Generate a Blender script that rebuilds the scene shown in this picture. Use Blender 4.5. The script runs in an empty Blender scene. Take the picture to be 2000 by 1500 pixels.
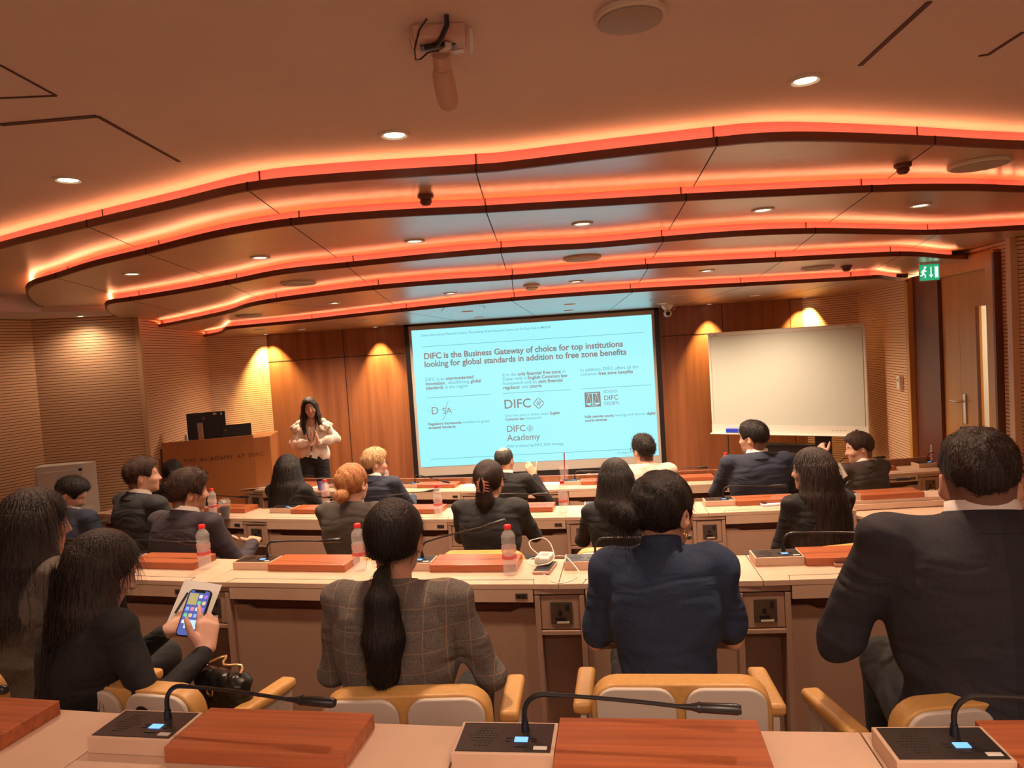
import bpy, bmesh, math, random
import numpy as np
from mathutils import Vector, Matrix, Quaternion
random.seed(7); rng = np.random.default_rng(11)
R = math.radians
scene = bpy.context.scene
COL = scene.collection

# ------------------------------------------------------------------ camera
FPX = 1400.0
YAW, PITCH, ROLL, EYE = R(5.0), R(2.98), R(3.7), 2.05
_sy, _cy, _sp, _cp = math.sin(YAW), math.cos(YAW), math.sin(PITCH), math.cos(PITCH)
FW = Vector((-_sy*_cp, _cy*_cp, -_sp)); _r0 = Vector((_cy, _sy, 0)); _u0 = Vector((-_sy*_sp, _cy*_sp, _cp))
RT = _r0*math.cos(ROLL) - _u0*math.sin(ROLL); UP = _r0*math.sin(ROLL) + _u0*math.cos(ROLL)
cam_d = bpy.data.cameras.new('camera'); cam = bpy.data.objects.new('camera', cam_d); COL.objects.link(cam)
cam_d.sensor_fit = 'HORIZONTAL'; cam_d.sensor_width = 36.0; cam_d.lens = FPX/2000*36.0
cam_d.clip_start = 0.05; cam_d.clip_end = 60
cam.matrix_world = Matrix(((RT.x, UP.x, -FW.x, 0), (RT.y, UP.y, -FW.y, 0), (RT.z, UP.z, -FW.z, EYE), (0, 0, 0, 1)))
scene.camera = cam
vs = scene.view_settings
vs.view_transform = 'Standard'; vs.look = 'None'; vs.gamma = 1.0; vs.use_curve_mapping = False
vs.exposure = 0.15
world = bpy.data.worlds.new('world'); scene.world = world; world.use_nodes = True
world.node_tree.nodes['Background'].inputs[0].default_value = (0.9, 0.45, 0.25, 1)
world.node_tree.nodes['Background'].inputs[1].default_value = 0.02
cy = scene.cycles
cy.use_denoising = True; cy.max_bounces = 7; cy.diffuse_bounces = 4; cy.glossy_bounces = 4
cy.transmission_bounces = 7; cy.transparent_max_bounces = 12; cy.sample_clamp_indirect = 4.0
cy.caustics_reflective = False; cy.caustics_refractive = False

def ray(x, y):                       # direction through a photo pixel, at depth 1
    return FW + RT*((x-1000)/FPX) - UP*((y-750)/FPX)
def onz(x, y, z):                    # where that ray meets height z
    d = ray(x, y); t = (z-EYE)/d.z
    return Vector((d.x*t, d.y*t, z))
def ond(x, y, dep):                  # the point at a given distance along the view axis
    d = ray(x, y); return Vector((d.x*dep, d.y*dep, EYE+d.z*dep))
def ony(x, y, Y):
    d = ray(x, y); t = Y/d.y; return Vector((d.x*t, Y, EYE+d.z*t))
def ld(lat, dep, z=0.0):             # from distance to the right of / ahead of the viewer
    return Vector((lat*_cy - dep*_sy, lat*_sy + dep*_cy, z))
def ldx(px, dep, z=0.0):
    return ld((px-1000)/FPX*dep, dep, z)

# ------------------------------------------------------------------ lights
def lamp(kind, name, loc, energy, color, **kw):
    d = bpy.data.lights.new(name, kind); d.energy = energy; d.color = color
    for k, v in kw.items(): setattr(d, k, v)
    o = bpy.data.objects.new(name, d); COL.objects.link(o); o.location = loc
    return o
WARM = (1.0, 0.69, 0.47); HALO = (1.0, 0.66, 0.22); LEDC = (1.0, 0.36, 0.16)
LED_STRENGTH = 27.0
GAIN = 6.0
for _x, _y, _e in ((-1.6, -1.2, 30), (2.0, -1.2, 30), (0.2, -0.6, 22)):
    _o = lamp('AREA', 'rear_fill_light', (_x, _y, 2.78), _e, (1.0, 0.72, 0.58), size=0.9)  # unseen warm fill lamps added behind the camera to light people's backs
def spot_down(loc, energy, color=WARM, size=110, blend=0.9, tilt=(0, 0), soft=0.05):
    o = lamp('SPOT', 'downlight_beam', loc, energy*GAIN, color, spot_size=R(size), spot_blend=blend, shadow_soft_size=soft)
    o.rotation_euler = (tilt[0], tilt[1], 0); return o

# ------------------------------------------------------------------ materials
MATS = {}
def mat(name, col=(0.5, 0.5, 0.5), rough=0.5, metal=0.0, **kw):
    if name in MATS: return MATS[name]
    m = bpy.data.materials.new(name); m.use_nodes = True
    b = m.node_tree.nodes['Principled BSDF']
    b.inputs['Base Color'].default_value = (*col, 1); b.inputs['Roughness'].default_value = rough
    b.inputs['Metallic'].default_value = metal
    for k, v in kw.items():
        b.inputs[k].default_value = v
    MATS[name] = m; return m
def NT(m):
    return m.node_tree.nodes, m.node_tree.links, m.node_tree.nodes['Principled BSDF']
def noise_mat(name, c1, c2, scale=(1, 1, 1), nscale=5.0, rough=0.5, bump=0.0, detail=4, metal=0, coord='Object', bdist=0.01, **kw):
    if name in MATS: return MATS[name]
    m = mat(name, c1, rough, metal, **kw); n, l, b = NT(m)
    tc = n.new('ShaderNodeTexCoord'); mp = n.new('ShaderNodeMapping'); mp.inputs['Scale'].default_value = scale
    nz = n.new('ShaderNodeTexNoise'); nz.inputs['Scale'].default_value = nscale; nz.inputs['Detail'].default_value = detail
    cr = n.new('ShaderNodeValToRGB'); cr.color_ramp.elements[0].color = (*c1, 1); cr.color_ramp.elements[1].color = (*c2, 1)
    cr.color_ramp.elements[0].position = 0.3; cr.color_ramp.elements[1].position = 0.7
    l.new(tc.outputs[coord], mp.inputs[0]); l.new(mp.outputs[0], nz.inputs[0]); l.new(nz.outputs[0], cr.inputs[0])
    l.new(cr.outputs[0], b.inputs['Base Color'])
    if bump:
        bp = n.new('ShaderNodeBump'); bp.inputs['Strength'].default_value = bump; bp.inputs['Distance'].default_value = bdist
        l.new(nz.outputs[0], bp.inputs['Height']); l.new(bp.outputs[0], b.inputs['Normal'])
    return m
def emit(name, col, strength):
    if name in MATS: return MATS[name]
    m = mat(name, (0, 0, 0), 0.6); b = NT(m)[2]
    b.inputs['Emission Color'].default_value = (*col, 1); b.inputs['Emission Strength'].default_value = strength
    return m
def slat_mat(name, c1, c2, groove, pitch=0.027, cut=0.20):
    m = mat(name, c1, 0.5); n, l, b = NT(m)
    tc = n.new('ShaderNodeTexCoord'); sep = n.new('ShaderNodeSeparateXYZ'); l.new(tc.outputs['Object'], sep.inputs[0])
    d = n.new('ShaderNodeMath'); d.operation = 'DIVIDE'; d.inputs[1].default_value = pitch; l.new(sep.outputs[2], d.inputs[0])
    f = n.new('ShaderNodeMath'); f.operation = 'FRACT'; l.new(d.outputs[0], f.inputs[0])
    g = n.new('ShaderNodeMath'); g.operation = 'LESS_THAN'; g.inputs[1].default_value = cut; l.new(f.outputs[0], g.inputs[0])
    mp = n.new('ShaderNodeMapping'); mp.inputs['Scale'].default_value = (1.2, 1.2, 60); l.new(tc.outputs['Object'], mp.inputs[0])
    nz = n.new('ShaderNodeTexNoise'); nz.inputs['Scale'].default_value = 1.5; l.new(mp.outputs[0], nz.inputs[0])
    cr = n.new('ShaderNodeValToRGB'); cr.color_ramp.elements[0].color = (*c1, 1); cr.color_ramp.elements[1].color = (*c2, 1)
    l.new(nz.outputs[0], cr.inputs[0])
    mx = n.new('ShaderNodeMixRGB'); l.new(g.outputs[0], mx.inputs[0]); l.new(cr.outputs[0], mx.inputs[1]); mx.inputs[2].default_value = (*groove, 1)
    l.new(mx.outputs[0], b.inputs['Base Color'])
    inv = n.new('ShaderNodeMath'); inv.operation = 'SUBTRACT'; inv.inputs[0].default_value = 1; l.new(g.outputs[0], inv.inputs[1])
    bp = n.new('ShaderNodeBump'); bp.inputs['Strength'].default_value = 0.5; bp.inputs['Distance'].default_value = 0.004
    l.new(inv.outputs[0], bp.inputs['Height']); l.new(bp.outputs[0], b.inputs['Normal'])
    return m
M_slat = slat_mat('beech_slats', (0.68, 0.43, 0.245), (0.80, 0.53, 0.31), (0.06, 0.022, 0.01))
M_ceil = noise_mat('ceiling_plaster', (0.74, 0.62, 0.55), (0.78, 0.66, 0.58), nscale=3, rough=0.75)
M_wallwood = noise_mat('red_wall_veneer', (0.20, 0.072, 0.032), (0.30, 0.115, 0.055), (9, 9, 0.5), 1.6, 0.32, detail=6)
M_soffit = noise_mat('satin_ceiling_veneer', (0.44, 0.23, 0.095), (0.50, 0.28, 0.13), (3, 12, 3), 1.2, 0.30, detail=5)
M_soffit.node_tree.nodes['Principled BSDF'].inputs['Coat Weight'].default_value = 1.0
M_soffit.node_tree.nodes['Principled BSDF'].inputs['Coat Roughness'].default_value = 0.34
M_lip = mat('dark_red_wood_edge', (0.13, 0.036, 0.018), 0.45)
M_fascia = mat('pale_fascia_veneer', (0.50, 0.15, 0.18), 0.45)
M_seam = mat('seam_shadow_gap', (0.012, 0.006, 0.004), 0.8)
M_led = emit('amber_led_strip', LEDC, LED_STRENGTH)
M_beech = noise_mat('pale_beech', (0.56, 0.38, 0.27), (0.61, 0.42, 0.30), (3, 3, 3), 3.0, 0.42, detail=3)
M_beech_shaded = noise_mat('shaded_beech_panel', (0.40, 0.25, 0.175), (0.43, 0.27, 0.19), (1, 1, 1), 4.0, 0.5)  # same beech as the worktops, with under-desk shade darkened into the colour
M_cherry = noise_mat('cherry_board', (0.27, 0.068, 0.026), (0.46, 0.135, 0.05), (1.2, 40, 40), 1.4, 0.3, detail=5)
M_door = noise_mat('honey_door_veneer', (0.52, 0.255, 0.062), (0.58, 0.295, 0.078), (8, 8, 0.4), 1.5, 0.38, detail=5)
M_lect = noise_mat('lectern_veneer', (0.42, 0.155, 0.045), (0.47, 0.18, 0.055), (5, 5, 0.5), 1.5, 0.38)
M_black = mat('black_plastic', (0.012, 0.012, 0.013), 0.35)
M_dark = mat('dark_metal_plate', (0.05, 0.045, 0.045), 0.28, 0.6)
M_steel = mat('brushed_steel', (0.62, 0.6, 0.58), 0.3, 1.0)
M_white = mat('white_enamel', (0.70, 0.69, 0.62), 0.4)
M_board = mat('whiteboard_surface', (0.56, 0.62, 0.55), 0.25)
M_cream = mat('cream_plastic', (0.72, 0.66, 0.54), 0.5)
M_leather = noise_mat('tan_leather', (0.60, 0.33, 0.10), (0.66, 0.37, 0.12), nscale=60, rough=0.38, bump=0.15)
M_shell = mat('cream_chair_shell', (0.62, 0.55, 0.47), 0.45)
M_carpet = noise_mat('brown_carpet', (0.13, 0.07, 0.05), (0.18, 0.10, 0.07), nscale=90, rough=0.95, bump=0.3)
M_lens = emit('downlight_lens', (1.0, 0.86, 0.62), 9.0)
M_lens_dim = mat('unlit_downlight_lens', (0.55, 0.45, 0.36), 0.3)
M_grille = mat('grey_speaker_grille', (0.40, 0.34, 0.28), 0.6)
M_glass = mat('clear_plastic', (0.85, 0.86, 0.86), 0.03, 0, **{'Alpha': 0.25, 'Coat Weight': 1.0, 'Coat Roughness': 0.04})
M_cupg = mat('thin_clear_cup', (0.8, 0.8, 0.8), 0.08, 0, **{'Alpha': 0.09})
M_water = mat('bottled_water', (0.75, 0.80, 0.80), 0.03, 0, **{'Alpha': 0.08})
M_red = mat('red_cap', (0.75, 0.03, 0.035), 0.35)
M_label = mat('red_label', (0.62, 0.10, 0.08), 0.4)

# ------------------------------------------------------------------ mesh helpers
class MB:
    def __init__(s): s.v = []; s.f = []; s.mi = []; s.m = 0
    def quad(s, *p):
        n = len(s.v); s.v += [tuple(q) for q in p]; s.f.append(tuple(range(n, n+len(p)))); s.mi.append(s.m); return s
    def box(s, c, d, rz=0, rx=0, ry=0, ch=0):
        mt = Matrix.Translation(c) @ Matrix.Rotation(rz, 4, 'Z') @ Matrix.Rotation(ry, 4, 'Y') @ Matrix.Rotation(rx, 4, 'X')
        n = len(s.v)
        for z in (-.5, .5):
            for x, y in ((-.5, -.5), (.5, -.5), (.5, .5), (-.5, .5)):
                s.v.append(tuple(mt @ Vector((x*d[0], y*d[1], z*d[2]))))
        for f in ((3, 2, 1, 0), (4, 5, 6, 7), (0, 1, 5, 4), (1, 2, 6, 5), (2, 3, 7, 6), (3, 0, 4, 7)):
            s.f.append(tuple(n+i for i in f)); s.mi.append(s.m)
        return s
    def prism(s, poly, z0, z1, side_m=None):
        n = len(s.v); k = len(poly)
        ar = sum(poly[i][0]*poly[(i+1) % k][1]-poly[(i+1) % k][0]*poly[i][1] for i in range(k))
        if ar < 0: poly = poly[::-1]
        s.v += [(p[0], p[1], z0) for p in poly] + [(p[0], p[1], z1) for p in poly]
        s.f += [tuple(range(n+k-1, n-1, -1)), tuple(range(n+k, n+2*k))]; s.mi += [s.m, s.m]
        for i in range(k):
            j = (i+1) % k; s.f.append((n+i, n+j, n+k+j, n+k+i)); s.mi.append(s.m if side_m is None else side_m)
        return s
    def prism_m(s, poly, depth, mt):     # polygon in local XZ, thickness along local Y, placed by a matrix
        n0 = len(s.v); s.prism(poly, -depth/2, depth/2)
        Q = mt @ Matrix.Rotation(R(90), 4, 'X')
        for i in range(n0, len(s.v)): s.v[i] = tuple(Q @ Vector(s.v[i]))
        return s
    def tube(s, pts, r, seg=8, cap=True, close=False):
        pts = [Vector(p) for p in pts]; n = len(s.v); k = len(pts)
        rr = r if isinstance(r, (list, tuple)) else [r]*k
        up = Vector((0, 0, 1)); prev = None
        for i, p in enumerate(pts):
            t = (pts[min(i+1, k-1)] - pts[max(i-1, 0)])
            if close: t = pts[(i+1) % k] - pts[i-1]
            t.normalize()
            if prev is None:
                a = t.cross(up)
                if a.length < 1e-3: a = t.cross(Vector((1, 0, 0)))
            else: a = prev - t*prev.dot(t)
            a.normalize(); prev = a; b = t.cross(a)
            for j in range(seg):
                an = 2*math.pi*j/seg; q = p + (a*math.cos(an) + b*math.sin(an))*rr[i]; s.v.append(tuple(q))
        for i in range(k if close else k-1):
            i2 = (i+1) % k
            for j in range(seg):
                j2 = (j+1) % seg
                s.f.append((n+i*seg+j, n+i*seg+j2, n+i2*seg+j2, n+i2*seg+j)); s.mi.append(s.m)
        if cap and not close:
            s.f.append(tuple(n+j for j in range(seg))[::-1]); s.mi.append(s.m)
            s.f.append(tuple(n+(k-1)*seg+j for j in range(seg))); s.mi.append(s.m)
        return s
    def lathe(s, prof, seg=24, c=(0, 0, 0), mt=None, cap=True):
        n = len(s.v); k = len(prof)
        for r, z in prof:
            for j in range(seg):
                a = 2*math.pi*j/seg; p = Vector((r*math.cos(a), r*math.sin(a), z))
                if mt: p = mt @ p
                s.v.append((p[0]+c[0], p[1]+c[1], p[2]+c[2]))
        for i in range(k-1):
            for j in range(seg):
                j2 = (j+1) % seg; s.f.append((n+i*seg+j, n+i*seg+j2, n+(i+1)*seg+j2, n+(i+1)*seg+j)); s.mi.append(s.m)
        if cap:
            s.f.append(tuple(n+j for j in range(seg))[::-1]); s.mi.append(s.m)
            s.f.append(tuple(n+(k-1)*seg+j for j in range(seg))); s.mi.append(s.m)
        return s
    def use(s, i): s.m = i; return s
    def build(s, name, mats, parent=None, loc=None, rz=0, smooth=False, bevel=0, bseg=2, autosm=True):
        me = bpy.data.meshes.new(name); me.from_pydata(s.v, [], s.f)
        mats = mats if isinstance(mats, (list, tuple)) else [mats]
        for m in mats: me.materials.append(m)
        if len(mats) > 1: me.polygons.foreach_set('material_index', s.mi)
        if smooth:
            me.polygons.foreach_set('use_smooth', [True]*len(me.polygons))
            if autosm: me.set_sharp_from_angle(angle=R(40))
        me.update()
        o = bpy.data.objects.new(name, me); COL.objects.link(o)
        if parent: o.parent = parent
        if loc is not None: o.location = loc
        o.rotation_euler.z = rz
        if bevel:
            bv = o.modifiers.new('bevel', 'BEVEL'); bv.width = bevel; bv.segments = bseg; bv.limit_method = 'ANGLE'; bv.angle_limit = R(35)
        return o
def tag(o, label=None, cat=None, group=None, kind=None):
    if label: o['label'] = label
    if cat: o['category'] = cat
    if group: o['group'] = group
    if kind: o['kind'] = kind
    return o
def thing(name, label, cat, loc=(0, 0, 0), rz=0, group=None):
    o = bpy.data.objects.new(name, None); COL.objects.link(o); o.empty_display_size = 0.1
    o.location = loc; o.rotation_euler.z = rz
    return tag(o, label, cat, group)
def struct(o): o['kind'] = 'structure'; return o
KIDS = {}
def kids(o): return [c for c in bpy.data.objects if c.parent == o]
def copy_tree(o, parent=None):
    c = o.copy(); COL.objects.link(c)
    if parent: c.parent = parent
    for ch in kids(o): copy_tree(ch, c)
    return c
def ctext(name, body, size, m, parent, loc, rot, align='LEFT', bold=0.0, ext=0.0, spacing=1.0, line=1.0):
    cu = bpy.data.curves.new(name, 'FONT'); cu.body = body; cu.size = size; cu.align_x = align; cu.extrude = ext
    cu.offset = bold; cu.space_character = spacing; cu.space_line = line; cu.resolution_u = 3
    o = bpy.data.objects.new(name, cu); COL.objects.link(o)
    bpy.context.view_layer.update()
    me = bpy.data.meshes.new_from_object(o); bpy.data.objects.remove(o)
    me.materials.clear(); me.materials.append(m)
    q = bpy.data.objects.new(name, me); COL.objects.link(q); q.parent = parent; q.location = loc; q.rotation_euler = rot
    return q
def smooth_curve(pts, step=0.06):
    P = [Vector((p[0], p[1])) for p in pts]; P = [P[0]*2-P[1]] + P + [P[-1]*2-P[-2]]; out = []
    for i in range(1, len(P)-2):
        a, b, c, d = P[i-1:i+3]; n = max(2, int((c-b).length/step))
        for j in range(n):
            t = j/n
            out.append(0.5*((2*b) + (c-a)*t + (2*a-5*b+4*c-d)*t*t + (-a+3*b-3*c+d)*t*t*t))
    out.append(P[-2]); return out
def offset_curve(pts, d):                # shift sideways; left of travel is positive
    out = []
    for i, p in enumerate(pts):
        t = pts[min(i+1, len(pts)-1)] - pts[max(i-1, 0)]; t.normalize()
        out.append(p + Vector((-t.y, t.x))*d)
    return out
def ribbon(mb, pts, z0, z1):
    n = len(mb.v)
    for p in pts: mb.v += [(p.x, p.y, z0), (p.x, p.y, z1)]
    for i in range(len(pts)-1):
        mb.f.append((n+2*i, n+2*i+2, n+2*i+3, n+2*i+1)); mb.mi.append(mb.m)
# ================================================================== the room
ZC = 2.81; ZT = [2.72, 2.645, 2.57, 2.495, 2.42]
# wall outline
wA = ldx(412, 9.1); wB = ldx(283, 7.1); wC = ld(-4.52, 6.84); wD = ld(-5.9, 3.5); wE = ld(-6.1, -2.0)
YF = 9.3
wF = Vector((ony(524, 700, YF).x, YF, 0)); wG = Vector((ony(1569, 650, YF).x, YF, 0))
wH = ldx(1682, 8.45); _d0 = 8.45
def rwall(px):                       # depth along the right wall at a photo column
    a = (px-1000)/FPX; return (0.487-0.178)*_d0/(a-0.178)
def rw(px): return ldx(px, rwall(px))
wI = rw(1990); wJ = wI + Vector((0.9, -0.9, 0)); wK = ld(4.7, -2.0)
M_trimw = mat('light_beech_trim', (0.62, 0.40, 0.22), 0.4)
def wall_poly(name, pts, m, z0=-0.1, z1=3.0, th=0.1):
    mb = MB(); pts = [Vector((p.x, p.y)) for p in pts]; off = offset_curve(pts, th)
    for i in range(len(pts)-1):
        mb.prism([pts[i], pts[i+1], off[i+1], off[i]], z0, z1)
    return struct(mb.build(name, m))
wall_poly('wall_left', [wE, wD, wC, wB], M_slat)
wall_poly('wall_left_front', [wB, wA], M_slat)
wall_poly('wall_front_left', [wA, wF], M_slat)
wall_poly('wall_front', [wF, wG], M_wallwood)
wall_poly('wall_front_right', [wG, wH], M_slat)
wall_poly('wall_right_front', [wH, rw(1782)], M_slat)
wall_poly('wall_right', [rw(1962), wI], M_slat)
wall_poly('wall_right_rear', [wI, wJ, wK], M_slat)
wall_poly('wall_back', [wK, wE], M_ceil)
# corner trims
def post(name, p, w, d, z0, z1, m, rz=0):
    return struct(MB().box((p.x, p.y, (z0+z1)/2), (w, d, z1-z0), rz).build(name, m, bevel=0.003))
post('trim_1', wB + Vector((0.0, -0.012, 0)), 0.045, 0.05, 0, 2.62, M_trimw, YAW)
post('trim_2', wI + Vector((-0.02, 0.0, 0)), 0.05, 0.05, 0, 2.8, M_trimw, YAW)
# grooves of the veneer panelling
g = MB()
for z in (2.055,):
    for a, b in ((524, 800), (1296, 1569)):
        p, q = ony(a, 700, YF), ony(b, 650, YF); g.box(((p.x+q.x)/2, YF-0.001, z), (q.x-p.x, 0.006, 0.008))
for px in (669, 683, 1412, 1545):
    p = ony(px, 800 if px == 683 else 650, YF)
    if px == 669: g.box((p.x, YF-0.001, 2.25), (0.008, 0.006, 0.4))
    elif px == 683: g.box((ony(669, 650, YF).x, YF-0.001, 1.0), (0.008, 0.006, 2.1))
    else: g.box((p.x, YF-0.001, 1.2), (0.006 if px == 1545 else 0.008, 0.006, 2.5))
struct(g.build('trim_3', M_seam))

# ---- floor in four levels following the curved rows
CX, CYY = 1.3, 20.8
def onarc(Rr, a): return Vector((CX + Rr*math.sin(a), CYY - Rr*math.cos(a)))
def arc(Rr, a0, a1, n=30): return [onarc(Rr, a0+(a1-a0)*i/n) for i in range(n+1)]
fl = MB()
fl.prism([(-7, 2), (6, 2), (6, 10), (-7, 10)], -0.12, 0.0)
for zt, Ro in ((0.17, 15.72), (0.34, 17.50), (0.51, 19.28)):
    front = arc(Ro, R(-27), R(20)); fl.prism(front + [Vector((6.5, -2.6)), Vector((-7, -2.6))], zt-0.17+0.001, zt)
struct(fl.build('floor', M_carpet))
# raised side landing before the door
post('floor_landing', Vector((3.95, 5.6, 0)), 1.2, 1.9, 0.0, 0.335, M_carpet, YAW+0.1)

# ---- stepped wooden ceiling with lit edges
def pc(z, pts): return [onz(x, y, z) for x, y in pts]
LIPS = [
 [(-330, 588), (-150, 528), (0, 485), (172, 443), (330, 407), (485, 372), (650, 355), (930, 337), (1000, 331), (1200, 307), (1400, 285), (1500, 276), (1625, 275), (1825, 282), (2000, 290), (2400, 300), (2800, 315)],
 [(90, 601), (75, 597), (57, 583), (52, 568), (66, 556), (110, 543), (180, 521), (287, 496), (425, 463), (570, 440), (750, 425), (950, 415), (1000, 412), (1175, 402), (1340, 392), (1500, 384), (1702, 375), (1850, 372), (2000, 375), (2400, 390), (2650, 395)],
 [(228, 619), (214, 611), (207, 604), (207, 598), (216, 593), (238, 590), (270, 585.5), (350, 573), (445, 556), (550, 536), (680, 522), (850, 505), (1000, 493), (1150, 485), (1295, 472.5), (1450, 461), (1592, 456), (1710, 457), (1830, 458), (2000, 449), (2300, 435)],
 [(284, 643), (340, 634), (400, 622), (450, 611), (480, 601), (525, 592), (620, 579), (730, 566), (860, 555), (1000, 546), (1265, 525), (1525, 511), (1680, 503), (1757, 500), (1800, 501), (1850, 505), (1896, 506)],
 [(373, 661), (405, 657), (430, 652), (441, 645), (460, 642), (600, 629), (785, 609), (1000, 588), (1235, 571), (1455, 559), (1670, 547), (1715, 544), (1740, 547), (1775, 550)]]
curves = [smooth_curve(pc(ZT[i], L)) for i, L in enumerate(LIPS)]
M_panel = M_soffit
SEAMS = [[(172, 443), (485, 372), (930, 337), (1402, 285), (1823, 282)],
         [(110, 543), (287, 496), (570, 440), (950, 415), (1340, 392), (1702, 375)],
         [(265, 587), (445, 556), (680, 522), (978, 494), (1293, 472.5), (1592, 456), (1830, 458)],
         [(400, 622), (525, 592), (730, 566), (993, 547), (1262, 525), (1527, 511), (1757, 500)],
         [(441, 645), (600, 629), (785, 609), (1003, 588), (1237, 571), (1457, 559), (1670, 547)]]
def nearest(c, p):
    k = min(range(len(c)), key=lambda i: (c[i].x-p.x)**2+(c[i].y-p.y)**2); return k
for k in range(5):
    c = curves[k]; z = ZT[k]; zprev = ZC if k == 0 else ZT[k-1]
    root = bpy.data.objects.new('ceiling', None); COL.objects.link(root); struct(root)
    root.name = 'trim_%d' % (4+k)
    back = curves[k+1] if k < 4 else None
    # soffit
    mb = MB()
    if k < 4:
        b2 = offset_curve(back, 0.30 if k else 0.3)
        if k == 0:
            b2 = offset_curve(curves[1], 0.12); b2 = b2[nearest(b2, onz(40, 575, z)):]
            poly = c + [Vector(b2[-1])] + b2[::-1][1:] + [Vector(onz(0, 579, z).xy), Vector(onz(-300, 600, z).xy)]
        elif k == 1:
            b2 = [p+Vector((0, 0.14)) for p in curves[2] if p.y > onz(250, 590, ZT[2]).y-9][14:]
            poly = c + b2[::-1] + [Vector(onz(208, 609, z).xy)]
        elif k == 2:
            b2 = offset_curve(curves[3], 0.12)
            poly = c + b2[::-1] + [Vector(wB.xy) + Vector((0.02, -0.03))]
        else:
            b2 = offset_curve(curves[4], 0.12)
            poly = c + [Vector(rw(1790).xy)] + b2[::-1] + [Vector(onz(360, 655, z).xy)]
        from mathutils.geometry import tessellate_polygon
    else:
        poly = c + [Vector(wH.xy) + Vector((0.05, 0)), Vector((wG.x, YF+0.05)), Vector((wF.x, YF+0.05)), Vector(wA.xy) + Vector((-0.05, 0))]
    tris = tessellate_polygon([[Vector((p.x, p.y, 0)) for p in poly]])
    for zz, fl_ in ((z, 1), (z+0.022, 0)):
        n0 = len(mb.v); mb.v += [(p.x, p.y, zz) for p in poly]
        for t in tris:
            t = tuple(n0+i for i in t)
            a, b_, c_ = [Vector(mb.v[i]) for i in t]; up_ = (b_-a).cross(c_-a).z > 0
            mb.f.append(t[::-1] if up_ == bool(fl_) else t); mb.mi.append(0)
    mb.build('soffit', M_soffit, root)
    # lip edge
    mb = MB(); ribbon(mb, offset_curve(c, -0.004), z-0.001, z+0.031)
    n = len(c)
    oc = offset_curve(c, -0.004); ic = offset_curve(c, 0.012)
    for zz in (z-0.001, z+0.031):
        for i in range(n-1): mb.quad((oc[i].x, oc[i].y, zz), (oc[i+1].x, oc[i+1].y, zz), (ic[i+1].x, ic[i+1].y, zz), (ic[i].x, ic[i].y, zz))
    mb.build('lip', M_lip, root)
    # fascia
    fc = offset_curve(c, 0.075 if k < 1 else 0.07)
    if k in (1, 2): fc = fc[6:]
    if k in (3, 4): fc = fc[3:-2]
    mb = MB(); ribbon(mb, fc, z+0.02, zprev+0.001); mb.build('fascia', M_fascia, root)
    # led modules
    lc = offset_curve(c, 0.034); mb = MB(); acc = 0
    for i in range(8 if k in (1, 2) else (3 if k > 2 else 0), len(lc)-(1 if k < 3 else 3)):
        p, q = lc[i], lc[i+1]; t = (q-p); L = t.length
        if L < 1e-4: continue
        m = p + t*0.5; mb.box((m.x, m.y, z+0.0255), (min(L, 0.08)*0.9, 0.010, 0.004), math.atan2(t.y, t.x))
    mb.build('led_strip', M_led, root)
    # seams
    mb = MB()
    for s in SEAMS[k]:
        p = onz(s[0], s[1], z); i = nearest(c, p); i = min(max(i, 1), len(c)-2)
        t = (c[i+1]-c[i-1]).normalized(); an = math.atan2(t.y, t.x)
        nn = Vector((-t.y, t.x)); q = c[i] - nn*0.0045
        mb.box((q.x, q.y, z+0.015), (0.006, 0.003, 0.034), an)
        q = c[i] + nn*(0.0685 if k else 0.073); mb.box((q.x, q.y, (z+0.03+zprev)/2), (0.006, 0.002, zprev-z-0.03), an)
        # seam across the soffit to the next step
        if k < 4:
            nx = min((Vector(onz(a, b, z).xy) for a, b in SEAMS[k+1]), key=lambda w: abs(w.x*0.93-c[i].x) if True else 0)
            d = nx + Vector((0, 0.10)) - c[i]
        else: d = Vector((0.0, YF)) - c[i]; d.x = -c[i].x*0.05
        m = c[i] + d*0.5
        mb.box((m.x, m.y, z-0.0002), (d.length, 0.005, 0.0012), math.atan2(d.y, d.x))
    if k == 4:
        for a, b in (((862, 608), (868, 600)), ((868, 600), (943, 596)), ((943, 596), (948, 602)), ((1268, 588), (1274, 583)), ((1274, 583), (1340, 578))):
            p, q = onz(*a, z), onz(*b, z); d = q-p; m = (p+q)/2; mb.box((m.x, m.y, z-0.0002), (d.length, 0.005, 0.0012), math.atan2(d.y, d.x))
    mb.build('seam', M_seam, root)
# beige ceiling at the left, and the main ceiling over the seats
zb = 2.60
pl = [Vector(onz(-900, 610, zb).xy), Vector(onz(0, 579, ZT[0]).xy)+Vector((0, .0)), Vector(onz(80, 600, ZT[1]).xy), Vector(onz(215, 613, ZT[2]).xy), Vector(wB.xy)+Vector((0.02, 0.02)), Vector(wC.xy)+Vector((-0.1, 0.1)), Vector(wD.xy)+Vector((-0.3, 0))]
struct(MB().prism(pl, zb, zb+0.22).build('ceiling_left', M_ceil))
hole = MB()
struct(MB().prism([(-8, -2.6), (7, -2.6), (7, 10), (-8, 10)], ZC, ZC+0.1).build('ceiling', M_ceil))
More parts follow.
